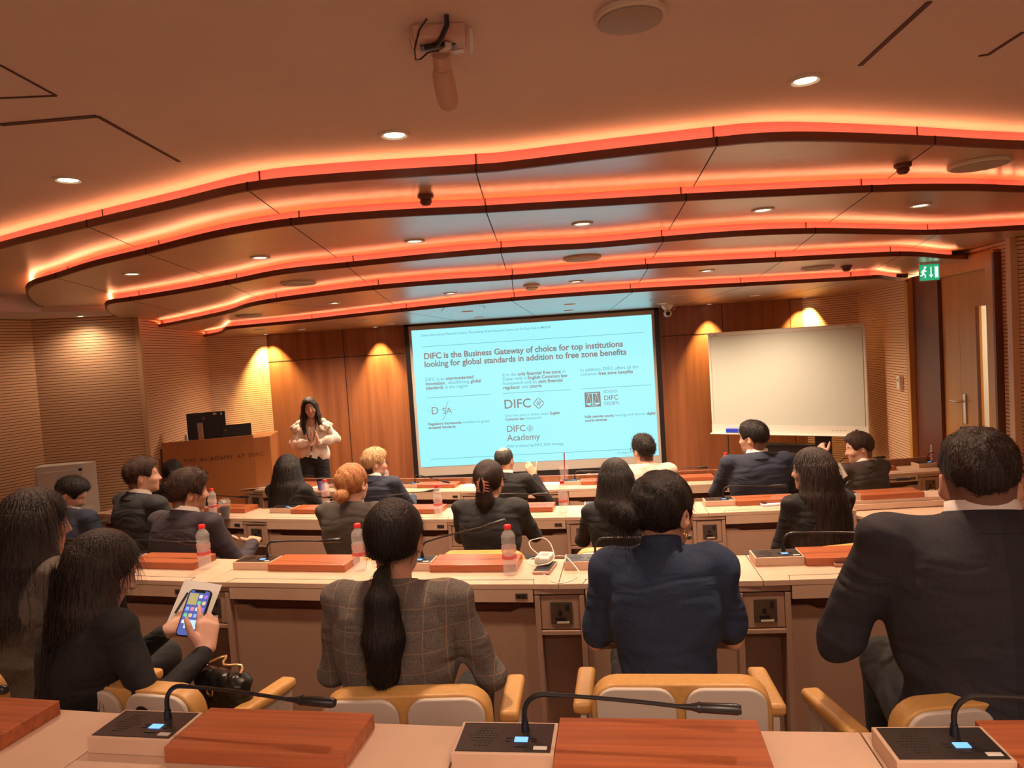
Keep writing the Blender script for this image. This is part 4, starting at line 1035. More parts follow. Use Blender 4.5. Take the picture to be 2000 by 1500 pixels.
def person(label, top, row_floor, face=0.0, head=(0, 0, 0), lean=0.0, male=True, wide=1.0, res=0.012, hres=0.006, skinc=(0.50, 0.27, 0.17),
           hair=('short', None), jacket=None, shirt=True, arms='desk', trousers=None, shoulder=None, collar=True, H=None, bulk=1.0, seat_back=None, sleeve='long', neckl=0.0, glasses=False, headsc=1.0, legs=True, extra=None, slope=0.0):
    """top: world point of the crown; head: yaw (left +), pitch (down +), tilt"""
    headsc = headsc*(0.88 if male else 0.93); ln = R(lean); u = V3(0, math.sin(ln), math.cos(ln)); Pv = V3(0, -0.03, 0.50)
    nb = Pv+u*(0.535); hu = (u*0.4+V3(0, 0, 1)*0.6).normalized()
    Rm = Matrix.Rotation(R(head[0]), 3, 'Z') @ Matrix.Rotation(-R(head[1]), 3, 'X') @ Matrix.Rotation(R(head[2]), 3, 'Y')
    hc = nb + hu*((0.112 if male else 0.120)+neckl) + (Rm @ V3(0, 0.022, 0.0))
    crown = hc + Rm @ V3(0, -0.015, 0.133*headsc)
    s = (top.z-row_floor)/crown.z
    root = thing('person', label, 'person', (0, 0, 0), 0)
    cr = Matrix.Rotation(face, 3, 'Z') @ (crown*s)
    root.location = (top.x-cr.x, top.y-cr.y, row_floor); root.rotation_euler.z = face; root.scale = (s, s, s)
    W = (shoulder or (0.172 if male else 0.148))*wide
    S = [Pv+u*(0.492-slope)+V3(sx*W, 0.0, 0) for sx in (-1, 1)]
    back = V3(0, -1, 0)
    # wrists
    seatp = {'desk': [V3(-0.16, 0.34, 0.80), V3(0.16, 0.34, 0.80)], 'lap': [V3(-0.10, 0.24, 0.62), V3(0.10, 0.24, 0.62)]}
    W_ = arms if isinstance(arms, (list, tuple)) else seatp[arms]
    R3i = Matrix.Rotation(-face, 3, 'Z')
    if (extra or {}).get('wpx'):
        W_ = [tuple((R3i @ (ond(*q)-root.location))/s) if q else W_[i] for i, q in enumerate(extra['wpx'])]
    AL, FL = (0.275, 0.245) if male else (0.255, 0.225)
    E, Wr = [], []
    for i, sx in enumerate((-1, 1)):
        e, w = ik(S[i], V3(*W_[i]), AL, FL, V3(sx*0.50, -0.42, -0.8)); E.append(e); Wr.append(w)
    def h(p): return hc + Rm @ (Vector(p)*headsc)
    Mh = [list(r_) for r_ in Rm]
    hs = headsc
    Ml = Matrix.Rotation(-ln, 3, 'X'); Mb = [list(r_) for r_ in Ml]
    # ---- skin
    hf = [(w-V3(0.12, 0.12, 0.12), w+V3(0.12, 0.14, 0.12), 0.0055 if res < 0.013 else 0.008) for w in Wr]
    F = Field((-0.55, -0.35, 0.36), (0.55, 0.65, 1.45), 0.016, [(hc-V3(0.12, 0.14, 0.15), hc+V3(0.12, 0.15, 0.14), hres)]+hf)
    F.ell(h((0, -0.012, 0.030)), (0.077*hs, 0.097*hs, 0.088*hs), Mh, 0.02)
    F.ell(h((0, 0.035, -0.030)), (0.062*hs, 0.058*hs, 0.080*hs), Mh, 0.03)
    F.ell(h((0, 0.040, -0.078)), (0.046*hs, 0.044*hs, 0.034*hs), Mh, 0.025)
    F.cap(h((0, 0.074, -0.100)), h((0, 0.070, -0.095)), 0.017*hs, 0.017*hs, 0.02)
    F.cap(h((0, 0.088, 0.008)), h((0, 0.108, -0.034)), 0.007*hs, 0.0105*hs, 0.012)
    F.cap(h((-0.011, 0.097, -0.036)), h((0.011, 0.097, -0.036)), 0.007*hs, 0.007*hs, 0.008)
    F.cap(h((-0.034, 0.078, 0.022)), h((0.034, 0.078, 0.022)), 0.010*hs, 0.010*hs, 0.015)
    for sx in (-1, 1):
        F.ell(h((sx*0.030, 0.092, 0.004)), (0.014*hs, 0.010*hs, 0.009*hs), Mh, 0.012, '-')
        F.cap(h((sx*0.036, 0.070, -0.030)), h((sx*0.040, 0.060, -0.025)), 0.020*hs, 0.020*hs, 0.02)
        me_ = (Matrix(Rm) @ Matrix.Rotation(R(-sx*22), 3, 'Z')); Me = [list(r_) for r_ in me_]
        F.ell(h((sx*0.082, -0.008, -0.010)), (0.0085*hs, 0.020*hs, 0.032*hs), Me, 0.006)
        F.ell(h((sx*0.090, -0.002, -0.006)), (0.006*hs, 0.010*hs, 0.018*hs), Me, 0.004, '-')
    F.cap(h((-0.017, 0.086, -0.062)), h((0.017, 0.086, -0.062)), 0.0065*hs, 0.0065*hs, 0.008)
    F.cap(h((-0.016, 0.085, -0.073)), h((0.016, 0.085, -0.073)), 0.0065*hs, 0.0065*hs, 0.008)
    nr = 0.057 if male else 0.047
    F.cap(h((0, -0.022, -0.055)), nb+V3(0, -0.012, -0.03), nr, nr*1.08, 0.03)
    F.cap(nb+V3(0, -0.008, -0.03), nb+V3(0, 0.01, -0.10), nr, 0.05, 0.03)
    F.ell(Pv+u*0.36, (W*0.80, 0.080, 0.16), Mb, 0.04); F.ell(Pv+u*0.14, (0.12, 0.085, 0.15), Mb, 0.05); F.ell(Pv+V3(0, 0, 0.02), (0.14, 0.10, 0.08), None, 0.05)
    for i, sx in enumerate((-1, 1)):
        F.cap(nb+V3(sx*0.03, -0.01, -0.05), S[i]*0.9+nb*0.1-u*0.02, 0.035, 0.035, 0.03)
        ar = 1.0 if male else 0.86
        F.cap(S[i]+V3(-sx*0.02, 0, -0.02), E[i], 0.040*ar, 0.032*ar, 0.02); F.cap(E[i], Wr[i], 0.034*ar, 0.024*ar, 0.015)
        fd_ = (Wr[i]-E[i]).normalized()
        pose = (extra or {}).get('hands', [None, None])[i]
        cv = (lambda v: R3i @ Vector(v)) if pose and pose.get('world') else (lambda v: V3(*v))
        if pose: hand(F, Wr[i], cv(pose['f']), cv(pose['n']), cv(pose['t']), pose.get('curl', 25), pose.get('spread', 0), pose.get('thumb', (0.6, 0.8, 0.1)), (1.0 if male else 0.92)*pose.get('sc', 1))
        else: hand(F, Wr[i], V3(fd_.x-sx*0.25, fd_.y, fd_.z*0.4-0.05), V3(-sx*0.3, 0, -1), V3(-sx, 0, 0), 22, 0, sc=1.0 if male else 0.92)
        F.cap(Pv+V3(sx*0.085, 0.03, 0.0), Pv+V3(sx*0.10, 0.40, 0.02), 0.06, 0.045, 0.03)
        if legs: pass
    body = F.build('body', skin(skinc), root, 1)
    # ---- trousers and shoes
    if legs:
        T = Field((-0.36, -0.26, 0.04), (0.36, 0.72, 0.70), 0.018)
        T.ell(Pv+V3(0, -0.01, 0.02), (0.175*bulk, 0.135, 0.105), None, 0.05)
        lg_ = (extra or {}).get('knees', [V3(-0.11, 0.42, 0.53), V3(0.11, 0.42, 0.53)])
        for i, sx in enumerate((-1, 1)):
            kn = Vector(lg_[i]); ft = V3(kn.x*1.05, kn.y-0.03, 0.09)
            T.cap(Pv+V3(sx*0.085, 0.02, 0.01), kn, 0.088*bulk, 0.062, 0.03); T.cap(kn, ft, 0.060, 0.046, 0.02)
        T.build('trousers', trousers or cloth('black_trousers', (0.010, 0.010, 0.012)), root, 1)
        for i in range(2):
            kn = Vector(lg_[i]); x = kn.x*1.05; y = kn.y-0.03
            MB().tube([(x, y-0.05, 0.045), (x, y+0.03, 0.045), (x, y+0.13, 0.035), (x, y+0.19, 0.028)], [0.036, 0.044, 0.040, 0.022], 12).build('shoe', M_black, root, smooth=True)
    # ---- jacket or blouse
    if jacket:
        J = Field((-0.50, -0.30, 0.40), (0.50, 0.60, 1.16), res)
        g = 1.0*bulk
        J.ell(Pv+u*0.33+V3(0, -0.004, 0), ((W+0.010)*g, 0.118*g, 0.205), Mb, 0.04)
        J.ell(Pv+u*0.12+V3(0, 0.004, 0), ((W*0.80+0.020)*g, 0.122*g, 0.19), Mb, 0.06)
        J.ell(Pv+V3(0, -0.005, 0.03), (0.172*g*wide, 0.142*g, 0.12), None, 0.06)
        for i, sx in enumerate((-1, 1)):
            J.cap(nb+V3(sx*0.030, -0.012, -0.042), S[i]+V3(-sx*0.012, -0.004, 0.008), 0.046, 0.048, 0.035)
            J.ell(Pv+u*0.40+V3(sx*W*0.50, -0.035, 0), (0.085, 0.075, 0.12), Mb, 0.05)
            ar = (1.0 if male else 0.88)*(0.5+0.5*g)
            if sleeve == 'long':
                J.ell(S[i]+V3(sx*0.004, -0.004, 0.010), (0.056, 0.058, 0.034), None, 0.02)
                J.cap(S[i]+V3(sx*0.004, 0, -0.012), E[i], 0.058*ar, 0.048*ar, 0.028); J.cap(E[i], Wr[i]-(Wr[i]-E[i]).normalized()*0.02, 0.048*ar, 0.037*ar, 0.02)
            elif sleeve == 'puff':
                J.ell(S[i]+V3(sx*0.012, 0, -0.012), (0.058, 0.062, 0.060), None, 0.03)
                m_ = S[i].lerp(E[i], 0.80); J.cap(S[i]+V3(sx*0.01, 0, -0.02), m_, 0.050, 0.056, 0.03)
                J.cap(m_, S[i].lerp(E[i], 0.90), 0.056, 0.042, 0.01)
        J.cap(nb+V3(0, -0.022, -0.022), nb+V3(0, -0.030, -0.13), 0.064 if male else 0.056, 0.080, 0.04)
        if res < 0.0145:
            J.ripple(lambda X, Y, Z: 0.0065*np.sin(46*(Z+0.35*np.abs(X))+6*np.sin(9*X+3))*np.clip(1.0-np.abs(Z-0.66)/0.12, 0, 1)*np.clip(np.abs(X)*7-0.35, 0, 1) + 0.0042*np.sin(30*(Z-0.9*np.abs(X))+2*np.sin(14*X))*np.clip((Z-0.80)*6, 0, 1)*np.clip(1.05-np.abs(np.abs(X)-0.13)*12, 0, 1))
            J.ripple(lambda X, Y, Z: 0.0034*np.sin(38*Z+9*X+4*np.sin(11*X+5*Y))*np.clip(np.abs(X)/0.16-0.6, 0, 1) + 0.0016*np.sin(26*X+14*Z+3*np.sin(17*Z)))
        # neck opening and clean hem
        J.cap(nb+V3(0, 0.022, 0.005), nb+V3(0, 0.012, 0.12), nr+0.002, nr+0.02, 0.008, '-')
        J.build('jacket' if sleeve == 'long' else 'blouse', jacket, root, 2)
    if jacket and sleeve == 'puff':
        F5 = Field(nb-V3(0.14, 0.14, 0.12), nb+V3(0.14, 0.14, 0.12), 0.007)
        F5.cap(nb+V3(0, -0.012, -0.05), nb+V3(0, -0.014, 0.035), nr+0.022, nr+0.010, 0.01).half(nb+V3(0, 0, 0.036), V3(0, 0.35, 1).normalized(), 0.004)
        F5.cap(nb+V3(0, 0.03, 0.0), nb+V3(0, 0.03, 0.10), nr-0.004, nr+0.004, 0.006, '-'); F5.build('stand_collar', jacket, root, 1)
    if jacket and collar:
        def ring(name, r0, r1, z0, z1, m, th=0.006, seg=30, tilt=14, front=60):
            mb = MB(); mt = Matrix.Translation(nb+V3(0, -0.010, -0.030)) @ Matrix.Rotation(-ln*0.6-R(tilt), 4, 'X')
            rows_ = [(r0, z0), (r1, z1), (r1-th, z1+0.001), (r0-th, z0)]
            n = len(mb.v); a0, a1 = R(90+front/2), R(450-front/2)
            for rr, z in rows_:
                for j in range(seg+1):
                    a = a0+(a1-a0)*j/seg; drop = 0.03*max(0, math.sin(a))**2
                    mb.v.append(tuple(mt @ V3(rr*1.06*math.cos(a), rr*1.0*math.sin(a), z-drop)))
            for q in range(3):
                for j in range(seg):
                    mb.f.append((n+q*(seg+1)+j, n+q*(seg+1)+j+1, n+(q+1)*(seg+1)+j+1, n+(q+1)*(seg+1)+j)); mb.mi.append(0)
            return mb.build(name, m, root, smooth=True, autosm=False)
        if shirt: ring('shirt_collar', nr+0.012, nr+0.009, 0.020, 0.066, M_shirt if shirt is True else shirt)
        ring('jacket_collar', nr+0.030, nr+0.015, -0.004, 0.044, jacket, 0.008, 30, 14, 80)
    # ---- hair
    style, hm = hair[0], hair[1]; lo = hc-V3(0.22, 0.24, 0.62); hi = hc+V3(0.22, 0.18, 0.22)
    if style in ('short', 'fade', 'balding', 'tuft'): lo = hc-V3(0.15, 0.17, 0.16)
    G = Field(lo, hi, 0.0045 if hres < 0.006 else hres, ()) if style in ('short', 'fade', 'balding', 'tuft', 'bun', 'claw') else Field(lo, hi, hres*1.25)
    th = {'short': 0.012, 'fade': 0.008, 'balding': 0.006, 'tuft': 0.015}.get(style, 0.013)
    ex = MB()
    G.ell(h((0, -0.014, 0.032)), ((0.078+th)*hs, (0.098+th)*hs, (0.088+th)*hs), Mh, 0.01)
    if style in ('short', 'tuft', 'fade'):
        G.ell(h((0, 0.012, 0.070)), (0.072*hs, 0.088*hs, (0.052+th)*hs), Mh, 0.03)
        if style == 'tuft': G.ell(h((0.0, 0.0, 0.095)), (0.060*hs, 0.085*hs, 0.040*hs), Mh, 0.03)
    if style in ('long', 'bob'):
        L = hair[2]; sp = hair[3]; ro, en = [], []
        for a in range(-105, 106, 15):
            ar_ = R(a); p0 = h((math.sin(ar_)*0.076, -0.014-math.cos(ar_)*0.090, 0.02)); fr = abs(a)/105
            p1 = hc + (Rm @ V3(math.sin(ar_)*0.098, -0.018-math.cos(ar_)*0.108, 0))+V3(0, 0, -0.13)
            p2 = hc + V3(0, 0, -L*(1-0.10*fr)) + Matrix.Rotation(R(head[0])*0.5, 3, 'Z') @ V3(math.sin(ar_)*sp, -0.03-math.cos(ar_)*(0.10 if style == 'bob' else 0.135)*(1.0), 0)
            if style == 'long': p2.y -= 0.02*math.cos(ar_)
            G.chain([p0, p1, p2], [0.024, 0.026 if style == 'bob' else 0.031, 0.020 if style == 'bob' else 0.022], 0.024)
            ro.append(p1+V3(0, -0.02*math.cos(ar_), 0.10)); en.append(p2+V3(math.sin(ar_)*0.012, -0.015, -0.03))
        ns = hair[4] if len(hair) > 4 else 0
        if ns: strands(ex, ro, en, ns, 0.022, 0.0008 if res < 0.012 else 0.0012, 5)
    if style == 'bun':
        bx_, bz_ = hair[2], hair[3]; br = hair[4]
        G.ell(h((bx_, -0.122, bz_)), (br, br*0.85, br*0.9), Mh, 0.012)
        G.ripple(lambda X, Y, Z: 0.0022*np.sin(90*(X-hc.x)+60*(Z-hc.z)+2*np.sin(70*(Y-hc.y))))
        nst = hair[5] if len(hair) > 5 else 0
        if nst:
            rg = random.Random(3)
            for _ in range(nst):
                b = h((bx_+rg.gauss(0, 0.03), -0.12+rg.gauss(0, 0.015), bz_+rg.gauss(-0.01, 0.03))); pts = [b]; d = V3(rg.gauss(-0.3, 0.6), rg.gauss(-0.2, 0.3), rg.gauss(-0.6, 0.5)).normalized()
                for q in range(6): d = (d+V3(rg.gauss(0, 0.25), rg.gauss(0, 0.25), -0.15)).normalized(); pts.append(pts[-1]+d*0.011)
                ex.tube(pts, 0.0005, 3, cap=False)
    if style == 'claw':
        G.cap(h((0, -0.108, 0.045)), h((0, -0.112, -0.06)), 0.030, 0.026, 0.02)
        G.chain([h((0, -0.10, -0.06)), h((0.0, -0.095, -0.11)), h((0.0, -0.11, -0.155))], [0.042, 0.046, 0.020], 0.02)
    if style == 'pony':
        G.chain([h((0, -0.112, -0.075)), h((0, -0.138, -0.085)), h((0.002, -0.150, -0.15)), h((0.004, -0.150, -0.26)), h((0.0, -0.140, -0.36)), h((-0.002, -0.135, -0.43))], [0.018, 0.019, 0.042, 0.056, 0.040, 0.010], 0.015)
    # face opening, nape, ears
    if style in ('short', 'fade', 'balding', 'tuft'):
        G.ell(h((0, 0.118, -0.012)), (0.090*hs, 0.070*hs, 0.098*hs), Mh, 0.012, '-')
        nz_ = {'fade': 0.000, 'short': -0.085, 'balding': -0.080, 'tuft': -0.075}[style]
        G.half(h((0, 0, nz_)), Rm @ V3(0, 0.42, -1).normalized(), 0.055 if style == 'fade' else 0.035)
        for sx in (-1, 1): G.ell(h((sx*0.090, 0.010, -0.040)), (0.032, 0.040, 0.052), Mh, 0.010, '-')
        if style == 'balding': G.ell(h((0, -0.030, 0.135)), (0.050, 0.056, 0.027), Mh, 0.03, '-')
        G.ripple(lambda X, Y, Z: 0.0016*np.sin(130*(X-hc.x)+40*(Z-hc.z)+3*np.sin(60*(Y-hc.y)))*1.0+0.0012*np.sin(75*(Y-hc.y)+95*(X-hc.x)))
    elif style in ('long', 'bob'):
        G.ell(h((0, 0.110, -0.045)), (0.066*hs, 0.066*hs, 0.112*hs), Mh, 0.012, '-')
        if style == 'bob': G.ell(h((0, 0.09, -0.17)), (0.062, 0.07, 0.10), Mh, 0.02, '-')
        else: G.cap(h((0, 0.06, -0.12)), h((0, 0.07, -0.40)), 0.058, 0.07, 0.02, '-')
    else:
        G.ell(h((0, 0.112, -0.050)), (0.074*hs, 0.066*hs, 0.108*hs), Mh, 0.010, '-')
        if style != 'pony': pass
        for sx in (-1, 1): G.ell(h((sx*0.092, 0.004, -0.020)), (0.022, 0.030, 0.040), Mh, 0.006, '-')
        if style == 'bun' or style == 'claw' or style == 'pony': G.ell(h((0, -0.01, -0.150)), (0.09, 0.10, 0.062), Mh, 0.012, '-')
        if style == 'claw': G.chain([h((0, -0.098, -0.07)), h((0.0, -0.10, -0.11)), h((0.0, -0.115, -0.155))], [0.036, 0.042, 0.016], 0.02)
        if style == 'pony': G.chain([h((0, -0.112, -0.075)), h((0, -0.138, -0.085)), h((0.002, -0.150, -0.15)), h((0.004, -0.150, -0.26)), h((0.0, -0.140, -0.36)), h((-0.002, -0.135, -0.43))], [0.018, 0.019, 0.042, 0.056, 0.040, 0.010], 0.008)
    near = 3 if res < 0.012 else (2 if res < 0.0155 else 1)
    fz = {'short': (2600, 0.024, 0.0010, 0.30, (0, -0.55, -0.7), 0.35), 'tuft': (2600, 0.028, 0.0011, 0.45, (0.2, -0.4, -0.5), 0.6), 'fade': (2600, 0.013, 0.0008, 0.55, (0, -0.35, -0.8), 0.4), 'balding': (1600, 0.012, 0.0008, 0.2, (0, -0.5, -0.7), 0.3),
          'long': (4200, 0.085, 0.0011, 0.05, (0, -0.1, -1), 0.10), 'bob': (3200, 0.07, 0.0010, 0.03, (0, -0.05, -1), 0.07), 'bun': (2400, 0.032, 0.0009, 0.08, (0, -0.9, 0.0), 0.35), 'claw': (2400, 0.035, 0.0009, 0.06, (0, -0.9, -0.2), 0.2), 'pony': (4200, 0.045, 0.0008, 0.02, (0, -0.75, -0.75), 0.10)}[style]
    dn = Rm @ Vector(fz[4]) if style not in ('long', 'bob', 'pony') else Vector(fz[4])
    if style in ('fade', 'short', 'tuft'):
        G2 = Field(lo, hi, hres*1.1)
        G2.ell(h((0, -0.012, 0.030)), (0.0795*hs, 0.0995*hs, 0.0905*hs), Mh, 0.01).cap(h((0, -0.022, -0.055)), nb+V3(0, -0.012, -0.03), nr+0.0022, nr+0.002, 0.03)
        G2.ell(h((0, 0.118, -0.012)), (0.090*hs, 0.078*hs, 0.110*hs), Mh, 0.012, '-'); G2.half(h((0, 0, -0.058 if style == 'fade' else -0.092)), Rm @ V3(0, 0.30, -1).normalized(), 0.02)
        for sx in (-1, 1): G2.ell(h((sx*0.090, 0.012, -0.042)), (0.030, 0.040, 0.046), Mh, 0.010, '-')
        G2.build('hairline', mat('cropped_hair', (0.17, 0.090, 0.060), 0.8) if hm is not H_bleach else H_brown, root, 1)
    ho = G.build('hair', hm, root, 1, ex, (fz[0]*near//2, fz[1], fz[2]*(1.0 if near == 3 else 1.25), fz[3], tuple(dn), fz[5]))
    if style == 'pony':
        MB().tube([h((0.02*math.cos(a), -0.130+0.006*math.sin(a), -0.082+0.02*math.sin(a))) for a in [2*math.pi*i/14 for i in range(14)]], 0.004, 6, close=True).build('hair_tie', M_black, ho, smooth=True)
    if style == 'claw':
        cl = MB()
        for sx in (-1, 1):
            for q in range(4):
                z = 0.022-q*0.018; cl.tube([h((sx*0.016, -0.146, z+0.002)), h((sx*0.024, -0.148, z)), h((sx*0.034, -0.135, z-0.006)), h((sx*0.036, -0.115, z-0.010))], [0.0035, 0.0035, 0.003, 0.0018], 6)
            cl.tube([h((sx*0.006, -0.143, 0.045)), h((sx*0.018, -0.149, 0.012)), h((sx*0.018, -0.149, -0.02)), h((sx*0.008, -0.140, -0.052))], [0.003, 0.0055, 0.0055, 0.003], 8)
        cl.build('hair_claw', mat('rose_tortoise_plastic', (0.42, 0.17, 0.12), 0.3), ho, smooth=True)
    # ---- face details seen from the front or side
    if (extra or {}).get('face'):
        for sx in (-1, 1):
            MB().lathe([(0.0005, -0.010), (0.006, -0.008), (0.0095, 0), (0.006, 0.008), (0.0005, 0.010)], 14, tuple(h((sx*0.030, 0.078, 0.004))), cap=False).build('eye', M_eyew, root, smooth=True)
            MB().lathe([(0.0045, 0), (0.003, 0.0012), (0.0005, 0.0016)], 12, tuple(h((sx*0.030, 0.0868, 0.004))), (Rm.to_4x4() @ Matrix.Rotation(R(-90), 4, 'X'))).build('iris', M_black, root)
            MB().tube([h((sx*0.045, 0.080, 0.024)), h((sx*0.032, 0.089, 0.029)), h((sx*0.016, 0.092, 0.026))], [0.0015, 0.0028, 0.002], 6).build('eyebrow', hm, root, smooth=True)
        MB().tube([h((-0.021, 0.086, -0.060)), h((-0.010, 0.0925, -0.0655)), h((0, 0.094, -0.067)), h((0.010, 0.0925, -0.0655)), h((0.021, 0.086, -0.060))], [0.002, 0.0045, 0.005, 0.0045, 0.002], 8).build('lips', mat('rosy_lips', (0.50, 0.12, 0.10), 0.4), root, smooth=True)
        if (extra or {}).get('smile'): MB().tube([h((-0.014, 0.093, -0.0645)), h((0, 0.0985, -0.0675)), h((0.014, 0.093, -0.0645))], [0.0012, 0.0026, 0.0012], 8).build('teeth', M_eyew, root, smooth=True)
    if glasses:
        gm = MB()
        for sx in (-1, 1):
            gm.tube([h((sx*0.088, -0.005, 0.012)), h((sx*0.080, 0.050, 0.016)), h((sx*0.064, 0.100, 0.012))], 0.0018, 6)
            gm.tube([h((sx*0.034+0.026*math.cos(a), 0.106, 0.004+0.019*math.sin(a))) for a in [2*math.pi*i/16 for i in range(16)]], 0.0018, 6, close=True)
        gm.tube([h((-0.010, 0.108, 0.008)), h((0.010, 0.108, 0.008))], 0.0018, 6); gm.build('glasses', M_black, root, smooth=True)
    root['_h'] = 0; del root['_h']
    return root, dict(hc=hc, Rm=Rm, h=h, nb=nb, S=S, E=E, W=Wr, s=s, root=root)
def at_top(px, py, dep): return ond(px, py, dep)
# ================================================================== small things on the desks
M_liquid = mat('dark_coffee', (0.03, 0.008, 0.005), 0.45, 0, **{'Specular IOR Level': 0.15})
def make_bottle(fill=0.8, cap=True):
    t = thing('water_bottle', 'x', 'bottle')
    H = 0.215; r = 0.0315
    prof = [(r*0.82, 0.0), (r*0.98, 0.006)]
    for i in range(15):
        z = 0.012+i*0.0098; prof.append((r*(1.0 if i % 2 else 0.93), z))
    prof += [(r, 0.158), (r*0.95, 0.168), (r*0.70, 0.182), (0.0145, 0.190), (0.0135, 0.197), (0.0135, 0.204)]
    MB().lathe(prof, 28).build('bottle_shell', M_glass, t, smooth=True, autosm=False)
    MB().lathe([(r*0.78, 0.003), (r*0.90, 0.008), (r*0.90, 0.155*fill), (0.001, 0.155*fill)], 20).build('water', M_water, t, smooth=True)
    if cap: MB().lathe([(0.0152, 0.196), (0.0155, 0.199), (0.0155, 0.211), (0.013, 0.214)], 22).build('cap', M_red, t, smooth=True)
    lb = MB()
    for a0, a1, z0, z1, mi in ((0, 360, 0.098, 0.122, 0), (0, 360, 0.070, 0.086, 1)):
        n = 24
        for i in range(n):
            a, b = R(a0+(a1-a0)*i/n), R(a0+(a1-a0)*(i+1)/n); q = r*1.015
            lb.use(mi).quad((q*math.cos(a), q*math.sin(a), z0), (q*math.cos(b), q*math.sin(b), z0), (q*math.cos(b), q*math.sin(b), z1), (q*math.cos(a), q*math.sin(a), z1))
    lb.build('label', [mat('pale_red_film', (0.75, 0.42, 0.38), 0.35, 0, **{'Alpha': 0.55}), mat('red_film', (0.68, 0.05, 0.05), 0.35, 0, **{'Alpha': 0.75})], t, smooth=True)
    return t
bot = {}
def bottle(px, py, z, label, fill=0.8, cap=True):
    k = (fill, cap)
    if k not in bot: o = bot[k] = make_bottle(*k)
    else: o = copy_tree(bot[k])
    o.location = onz(px, py, z+0.001); tag(o, label, 'bottle', 'water bottles with red caps'); return o
ZD = [1.25, 1.08, 0.91, 0.74]
bottle(401, 1110, ZD[1], 'red-capped water bottle on the second desk row, left of the first full cherry board', 0.85)
bottle(704, 1113, ZD[1], 'red-capped water bottle just left of the ponytail woman, partly behind her head', 0.83)
bottle(997, 1121, ZD[1], 'half-emptied red-capped water bottle beside the white charger', 0.6)
bottle(857, 1006, ZD[2], 'red-capped water bottle left of the woman with the hair claw', 0.86)
bottle(1101, 1000, ZD[2], 'red-capped water bottle right of the woman with the hair claw', 0.7)
bottle(417, 1008, ZD[2], 'red-capped water bottle behind the cup of iced coffee', 0.82)
bottle(638, 990, ZD[2], 'water bottle left of the blonde woman with the low bun', 0.84)
bottle(704, 986, ZD[2], 'uncapped water bottle peeking out right of the blonde bun', 0.84, False)
bottle(756, 955, ZD[3], 'water bottle right of the bleached-hair man in the front row', 0.84)
bottle(1419, 929, ZD[3], 'water bottle showing above the left shoulder of the navy-suited man at the whiteboard', 0.6)
bottle(1825, 906, ZD[3], 'water bottle on the front row near the door', 0.55)
# drinks
def cup(name, label, px, py, z, r0, r1, h, m, liq=None, lid=None, cat='cup'):
    t = thing(name, label, cat, onz(px, py, z+0.001))
    MB().lathe([(r0, 0.0), (r0, 0.002), (r1, h), (r1*1.05, h+0.001), (r1*1.04, h+0.004), (r1*0.95, h+0.003), (r0*0.93, 0.004), (0.001, 0.004)], 26).build('cup_wall', m, t, smooth=True)
    if liq: MB().lathe([(r0*0.9, 0.005), (r0+(r1-r0)*liq[1]-0.003, h*liq[1]), (0.001, h*liq[1])], 24).build('drink', liq[0], t, smooth=True)
    if lid: MB().lathe([(r1*1.08, h-0.004), (r1*1.08, h+0.005), (r1*0.92, h+0.010), (r1*0.9, h+0.014), (0.001, h+0.013)], 24).build('lid', lid, t, smooth=True)
    return t
ic_ = cup('iced_coffee_cup', 'clear plastic cup of dark iced coffee on the third row desk', 441, 1013, ZD[2], 0.029, 0.044, 0.125, M_cupg, (M_liquid, 0.72))
MB().lathe([(0.044, 0.125), (0.043, 0.135), (0.030, 0.150), (0.012, 0.153)], 24).build('dome_lid', M_cupg, ic_, smooth=True)
cup('coffee_cup', 'purple paper coffee cup with a black lid beside the blonde bun', 628, 957, ZD[3], 0.031, 0.043, 0.105, mat('purple_paper', (0.19, 0.16, 0.42), 0.6), None, M_black)
st_c = cup('iced_drink_cup', 'clear plastic cup with a dark red straw on the front row desk', 1103, 944, ZD[3], 0.032, 0.046, 0.16, M_cupg, (mat('red_tea', (0.35, 0.03, 0.03), 0.1), 0.22))
MB().tube([(0.0, 0, 0.01), (0.012, -0.004, 0.29)], 0.0055, 8).build('straw', mat('dark_red_straw', (0.30, 0.01, 0.015), 0.4), st_c, smooth=True)
bw = cup('plastic_bowl', 'clear plastic food bowl before the man looking down at the left', 168, 1012, ZD[2], 0.055, 0.075, 0.05, M_cupg, None, None, 'bowl')
MB().lathe([(0.075, 0.052), (0.072, 0.075), (0.05, 0.10), (0.001, 0.108)], 24).build('dome_lid', M_cupg, bw, smooth=True)
MB().lathe([(0.045, 0.006), (0.055, 0.018), (0.001, 0.022)], 20).build('food', mat('tomato_food', (0.55, 0.10, 0.05), 0.5), bw, smooth=True)
cup('plastic_cup', 'clear plastic cup at the far left end of the third row', 26, 1000, ZD[2], 0.03, 0.042, 0.09, M_cupg)
# phones, papers, notebook
def flat(name, label, cat, px, py, z, size, rz, m, part=None, mm=None):
    t = thing(name, label, cat, onz(px, py, z+0.0008), rz)
    MB().box((0, 0, size[2]/2), size).build('body', m, t, bevel=min(0.003, size[2]*0.4))
    if part: MB().box((0, 0, size[2]+0.0004), (size[0]*0.93, size[1]*0.93, 0.0008)).build(part, mm, t)
    return t
flat('smartphone', 'dark smartphone in a tan case on the desk beside the large suited man', 'phone', 1668, 1103, ZD[1], (0.155, 0.075, 0.013), R(-14), mat('tan_case', (0.42, 0.22, 0.13), 0.4), 'screen', M_black)
ph2 = flat('smartphone', 'white phone lying face down left of the long-haired woman', 'phone', 1508, 986, ZD[2], (0.15, 0.072, 0.012), R(4), mat('lilac_white_case', (0.70, 0.68, 0.76), 0.3))
MB().box((-0.05, 0.0, 0.0135), (0.03, 0.03, 0.003)).build('camera_block', M_dark, ph2, bevel=0.001)
